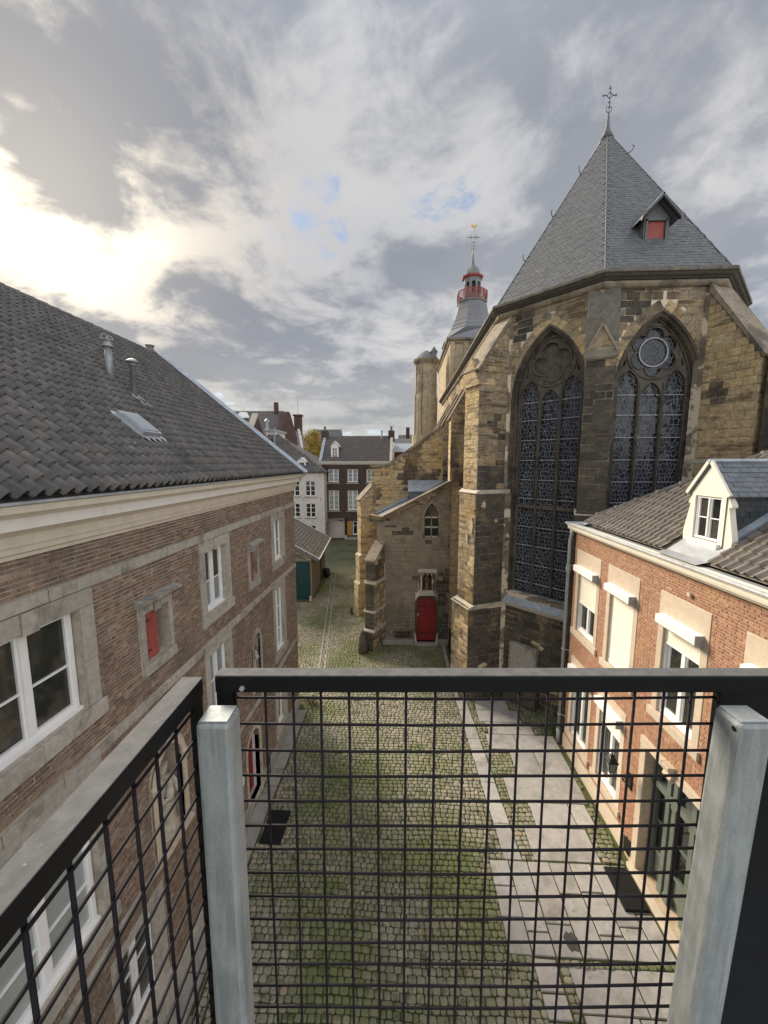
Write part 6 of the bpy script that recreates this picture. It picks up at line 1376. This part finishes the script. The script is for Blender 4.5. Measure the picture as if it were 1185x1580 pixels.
def build_backs():
    A = thing('tall_brick_house', 'tall distant house with long brown tiled roof and red brick end wall, far left', 'house', (-24, 62, 0))
    MB().box(-38, -20.6, 62, 72, 0, 13.5).build('wall', 'brick_far', A)
    tile_roof(A, [(-38, 61.7, 13.4), (-20.4, 61.7, 13.4), (-20.4, 66.5, 17.9), (-38, 66.5, 17.9)], 16, 50, 'pantile_far'); tile_roof(A, [(-38, 71.5, 13.4), (-20.4, 71.5, 13.4), (-20.4, 66.5, 17.9), (-38, 66.5, 17.9)], 4, 12, 'pantile_brown')
    mb = MB(); mb.prism([(61.6, 0), (61.6, 13.6), (65.4, 17.6), (66.6, 17.8), (67.6, 17.6), (71.6, 13.6), (71.6, 0)], lambda p, q, t: (t, p, q), -20.4, -19.6); mb.build('gable_wall', 'brick_far_red', A)
    MB().box(-21.8, -21.2, 65.6, 66.3, 17.5, 19.2).build('chimney', 'brick_far_red', A); MB().box(-30.6, -30.3, 66, 66.4, 17.5, 18.7).build('chimney', 'brick_far_red', A)
    Bq = thing('gabled_house', 'nearer dark-roofed gable with pale coping and white roof ventilator, behind the left roof edge', 'house', (-20, 46, 0))
    MB().box(-28, -17.6, 43, 49, 0, 11.2).build('wall', 'brick_far', Bq)
    tile_roof(Bq, [(-28, 42.7, 11.0), (-17.8, 42.7, 11.0), (-17.8, 46.0, 14.4), (-28, 46.0, 14.4)], 10, 30, 'pantile_grey')
    mb = MB(); mb.prism([(42.4, 0), (42.4, 11.1), (46.0, 14.6), (49.4, 11.1), (49.4, 0)], lambda p, q, t: (t, p, q), -17.7, -17.3); mb.build('gable_wall', 'brick_far', Bq)
    mb = MB(); mb.prism([(42.3, 11.0), (42.3, 11.3), (46.0, 14.9), (46.0, 14.6)], lambda p, q, t: (t, p, q), -17.9, -17.2); mb.build('gable_coping', 'pale_string', Bq)
    MB().lathe((-19.0, 46, 14.3), [(.75, 0), (.72, .2), (.45, .7), (.0, .74)], 8).build('roof_ventilator', 'paint_white', Bq)
    Cq = thing('flat_roofed_annex', 'small white rear building with flat roof and paired flue pipes', 'house', (-17, 49, 0))
    MB().box(-18.6, -16.2, 49, 53, 0, 13.0).build('wall', 'paint_grey_white', Cq); MB().box(-18.7, -16.0, 48.8, 53.2, 13.0, 13.25).build('roof_slab', 'zinc', Cq)
    for x in (-18.2, -17.7, -17.2): MB().tube([(x, 48.7, 9.5), (x, 48.7, 12.9)], .14, 8).build('flue_pipe', 'paint_cream', Cq)
    MB().lathe((-17.6, 50, 13.25), [(.30, 0), (.2, .2), (.2, 1.0), (.34, 1.1), (.34, 1.2), (.05, 1.5)], 10).build('chimney_pot', 'zinc', Cq)
    MB().box(-16.6, -15.7, 45.9, 46.6, 7, 11.9).build('chimney', 'brick_far', Cq)
    MB().tube([(-15.4, 46.2, 9.5), (-15.4, 46.2, 13.2)], .08, 6).build('flue_pipe', 'zinc', Cq)
    Dq = thing('slate_house', 'distant grey slate roofed house with brick chimney and thin aerial', 'house', (-20, 75, 0))
    MB().box(-30, -19.8, 76, 86, 0, 12).build('wall', 'brick_far', Dq); mb = MB(); mb.add([(-30, 75.6, 11.6), (-19.8, 75.6, 11.6), (-21.6, 80, 16.2), (-30, 80, 16.2), (-19.4, 84, 11.6)], [(0, 1, 2, 3), (1, 4, 2)]); mb.build('roof', 'slate_far', Dq)
    MB().tube([(-19.7, 75.5, 11.6), (-21.6, 80, 16.3)], .3, 5).build('roof_verge', 'stucco_white', Dq)
    MB().box(-22.3, -20.9, 79.4, 80.6, 14.5, 18.6).box(-22.5, -20.7, 79.2, 80.8, 18.61, 18.9).build('chimney', 'brick_far_red', Dq); MB().tube([(-21.6, 80, 18.9), (-21.6, 80, 23)], .06, 4).build('aerial', 'zinc', Dq)
    MB().box(-23.8, -23.0, 77.5, 78.6, 13.6, 14.2).build('rooflight', 'pane_pale', Dq)
    Eq = thing('low_dark_house', 'sliver of a dark tiled roof beside the yellow tree, above the white house', 'house', (-19, 90, 0))
    MB().box(-22, -15, 92, 98, 0, 14).build('wall', 'brick_far', Eq); mb = MB(); mb.add([(-22, 91.5, 14), (-14, 91.5, 14), (-15, 95, 17.2), (-22, 95, 17.2)], [(0, 1, 2, 3)]); mb.build('roof', 'pantile_grey', Eq)
    Fq = thing('neighbour_house', 'slate and lead roofed house just right of the dark brick house, mostly behind the church', 'house', (2, 50, 0))
    MB().box(-1.1, 4.5, 47, 56, 0, 9.6).build('wall', 'brick_far', Fq); mb = MB(); mb.add([(-1.1, 46.8, 9.5), (4.5, 46.8, 9.5), (4.5, 51, 12.2), (-1.1, 51, 12.2)], [(0, 1, 2, 3)]); mb.build('roof', 'slate_far', Fq)
    MB().box(-1.0, 3.2, 46.9, 49, 9.4, 10.4).build('dormer', 'brick_far', Fq); mb = MB(); mb.add([(-1.2, 46.7, 10.35), (3.4, 46.7, 10.35), (3.2, 49.5, 11.5), (-1.0, 49.5, 11.5)], [(0, 1, 2, 3)]); mb.build('dormer_roof', 'lead', Fq)
    MB().box(.4, .9, 55, 55.6, 11, 14).build('chimney', 'brick_far_red', Fq)
    mb = MB(); mb.add([(-.8, 60, 11), (6, 60, 11), (6, 64, 13.6), (-.8, 64, 13.6)], [(0, 1, 2, 3)]); mb.box(-.8, 6, 60, 64, 0, 11); mb.build('rear_wing', 'pantile_grey', Fq)
build_backs()
def tree():
    T = thing('tree', 'autumn tree with yellow leaves between the white house and the dark brick house', 'tree', (-13.3, 57, 0)); rr = random.Random(11)
    mb = MB(); mb.tube([(-13.3, 57, 0), (-13.2, 57, 5), (-13.4, 57.1, 9), (-13.2, 57, 12.6)], .3, 8, radii=[.36, .28, .2, .06])
    for k in range(16):
        z = rr.uniform(6, 11.5); a = rr.uniform(0, 6.28); l = rr.uniform(1.2, 2.4); mb.tube([(-13.3, 57, z), (-13.3+math.cos(a)*l*.6, 57+math.sin(a)*l*.6, z+.7), (-13.3+math.cos(a)*l, 57+math.sin(a)*l, z+1.6)], .05, 5, radii=[.09, .06, .02])
    mb.build('trunk', 'bark', T)
    L = MB(); cl = [(rr.gauss(0, 1.0), rr.gauss(0, 1.0), rr.uniform(-3.2, 3.1)) for _ in range(70)]
    for cx, cy, cz in cl:
        s = 1-abs(cz)/4.6
        for _ in range(110):
            p = Vector((-13.2+cx*s*1.1+rr.gauss(0, .33), 57+cy*s*1.1+rr.gauss(0, .33), 10.4+cz+rr.gauss(0, .33))); a = Vector((rr.gauss(0, 1), rr.gauss(0, 1), rr.gauss(0, 1))).normalized(); b = a.orthogonal().normalized(); q = rr.uniform(.07, .13)
            L.add([p-a*q, p+b*q*.6, p+a*q, p-b*q*.6], [(0, 1, 2, 3)])
    stuff(L.build('crown', 'leaf_yellow', T))
tree()
def bush():
    T = thing('climbing_plant', 'pale flowering plant hanging by the gateway of the dark brick house', 'plant', (-8.9, 44.6, 0)); rr = random.Random(4)
    MB().tube([(-8.95, 44.75, 0), (-8.9, 44.7, 1.2), (-8.95, 44.75, 2.2)], .03, 5).build('stem', 'bark', T); L = MB()
    for _ in range(420):
        z = rr.uniform(.7, 2.4); p = Vector((-8.85+rr.gauss(0, .2), 44.65+rr.gauss(0, .1), z)); a = Vector((rr.gauss(0, 1), rr.gauss(0, 1), rr.gauss(0, 1))).normalized(); b = a.orthogonal().normalized(); L.add([p-a*.06, p+b*.04, p+a*.06, p-b*.04], [(0, 1, 2, 3)])
    stuff(L.build('foliage', 'plant_pale', T))
bush()

# ================================================================== BALCONY RAILING (foreground)
def build_rail():
    h = Vector((-math.sin(YAW), math.cos(YAW), 0)); r = Vector((math.cos(YAW), math.sin(YAW), 0))
    Q = lambda x, d, z: r*x+h*d+Vector((0, 0, z))
    B = thing('balcony_railing', 'black steel balcony railing with wire mesh and two galvanised posts in the foreground', 'railing', Q(0, .6, 7.5))
    def bar(x0, x1, d0, d1, z0, z1, name, mat='black_paint', bev=.002, par=B): return MB().box(x0, x1, d0, d1, z0, z1, None, Q).build(name, mat, par, bevel=bev)
    tr = bar(-.290, 1.6, .617, .643, 8.609, 8.638, 'top_rail'); bar(-.289, 1.6, .6178, .6425, 8.6385, 8.6402, 'rail_dust', 'rail_dust', 0, tr)
    lr = bar(-.343, -.308, -.5, .614, 8.609, 8.638, 'top_rail'); bar(-.3425, -.3085, -.5, .6135, 8.6385, 8.6402, 'rail_dust', 'rail_dust', 0, lr)
    bar(-.290, -.262, .620, .640, 7.45, 8.6085, 'frame_upright'); bar(-.322, -.309, .590, .612, 7.45, 8.6085, 'frame_upright')
    bar(.585, 1.6, .625, .640, 7.45, 8.6085, 'side_panel')
    bar(-.262, .585, .622, .638, 7.47, 7.50, 'bottom_rail'); bar(-.322, -.309, -.5, .589, 7.47, 7.50, 'bottom_rail')
    for k in range(17):
        x = -.2595+.0498*k+.0006*math.sin(k*1.7)
        MB().tube([Q(x+.0015*math.sin(k), .6275+.001*math.sin(k*2), 8.609), Q(x, .6285, 8.2), Q(x+.002*math.cos(k*1.3), .6275, 7.8), Q(x, .6275, 7.5)], .0024, 8).build('wire', 'wire_paint', B, smooth=True)
    for k in range(22):
        z = 8.590-.0505*k+.0006*math.sin(k*2.3); b = .0035*math.sin(k*.9)
        MB().tube([Q(-.262+(.585+.262)*q/8, .6335+.0008*math.sin(q+k), z-.0030*math.sin(math.pi*q/8)-(.0011*b*100)*math.sin(q*.9)) for q in range(9)], .0024, 8).build('wire', 'wire_paint', B, smooth=True)
    for k in range(22):
        z = 8.592-.0505*k; MB().tube([Q(-.3165, -.5+1.1*q/8, z-.002*math.sin(math.pi*q/8)) for q in range(9)], .0024, 8).build('wire', 'wire_paint', B, smooth=True)
    for k in range(21):
        d = .548-.0505*k; MB().tube([Q(-.3225, d, 8.609), Q(-.3215, d+.001, 8.1), Q(-.3225, d, 7.5)], .0026, 8).build('wire', 'wire_paint', B, smooth=True)
    for x0, x1 in ((-.291, -.238), (.548, .602)):
        p = bar(x0, x1, .545, .594, 7.2, 8.602, 'post', 'galvanised', .007)
        if x0 > 0:   # slightly out of plumb
            for v_ in p.data.vertices:
                if v_.co.z < 8: v_.co -= r*.052
        bar(x0+.004, x1-.004, .549, .590, 8.6022, 8.6045, 'post_cap', 'galvanised', .001, p)
    MB().lathe((0, 0, 0), [(.0045, 0), (.005, .001), (.0045, .002)], 12)
    m = MB(); m.tube([Q(.5478, .555, 8.588), Q(.5470, .555, 8.588)], .0042, 12); m.build('bolt_hole', 'iron_black', B)
    m = MB(); m.tube([Q(-.243, .6175, 8.618), Q(-.243, .613, 8.618)], .0045, 6); m.build('bolt', 'zinc', B)
    fl = struct(MB().box(-.36, 1.7, -1.6, .66, 7.40, 7.44, None, Q).build('balcony_floor', 'galvanised'))
build_rail()
print('objects', len(bpy.data.objects), 'tris', sum(len(m.polygons) for m in bpy.data.meshes)*2)
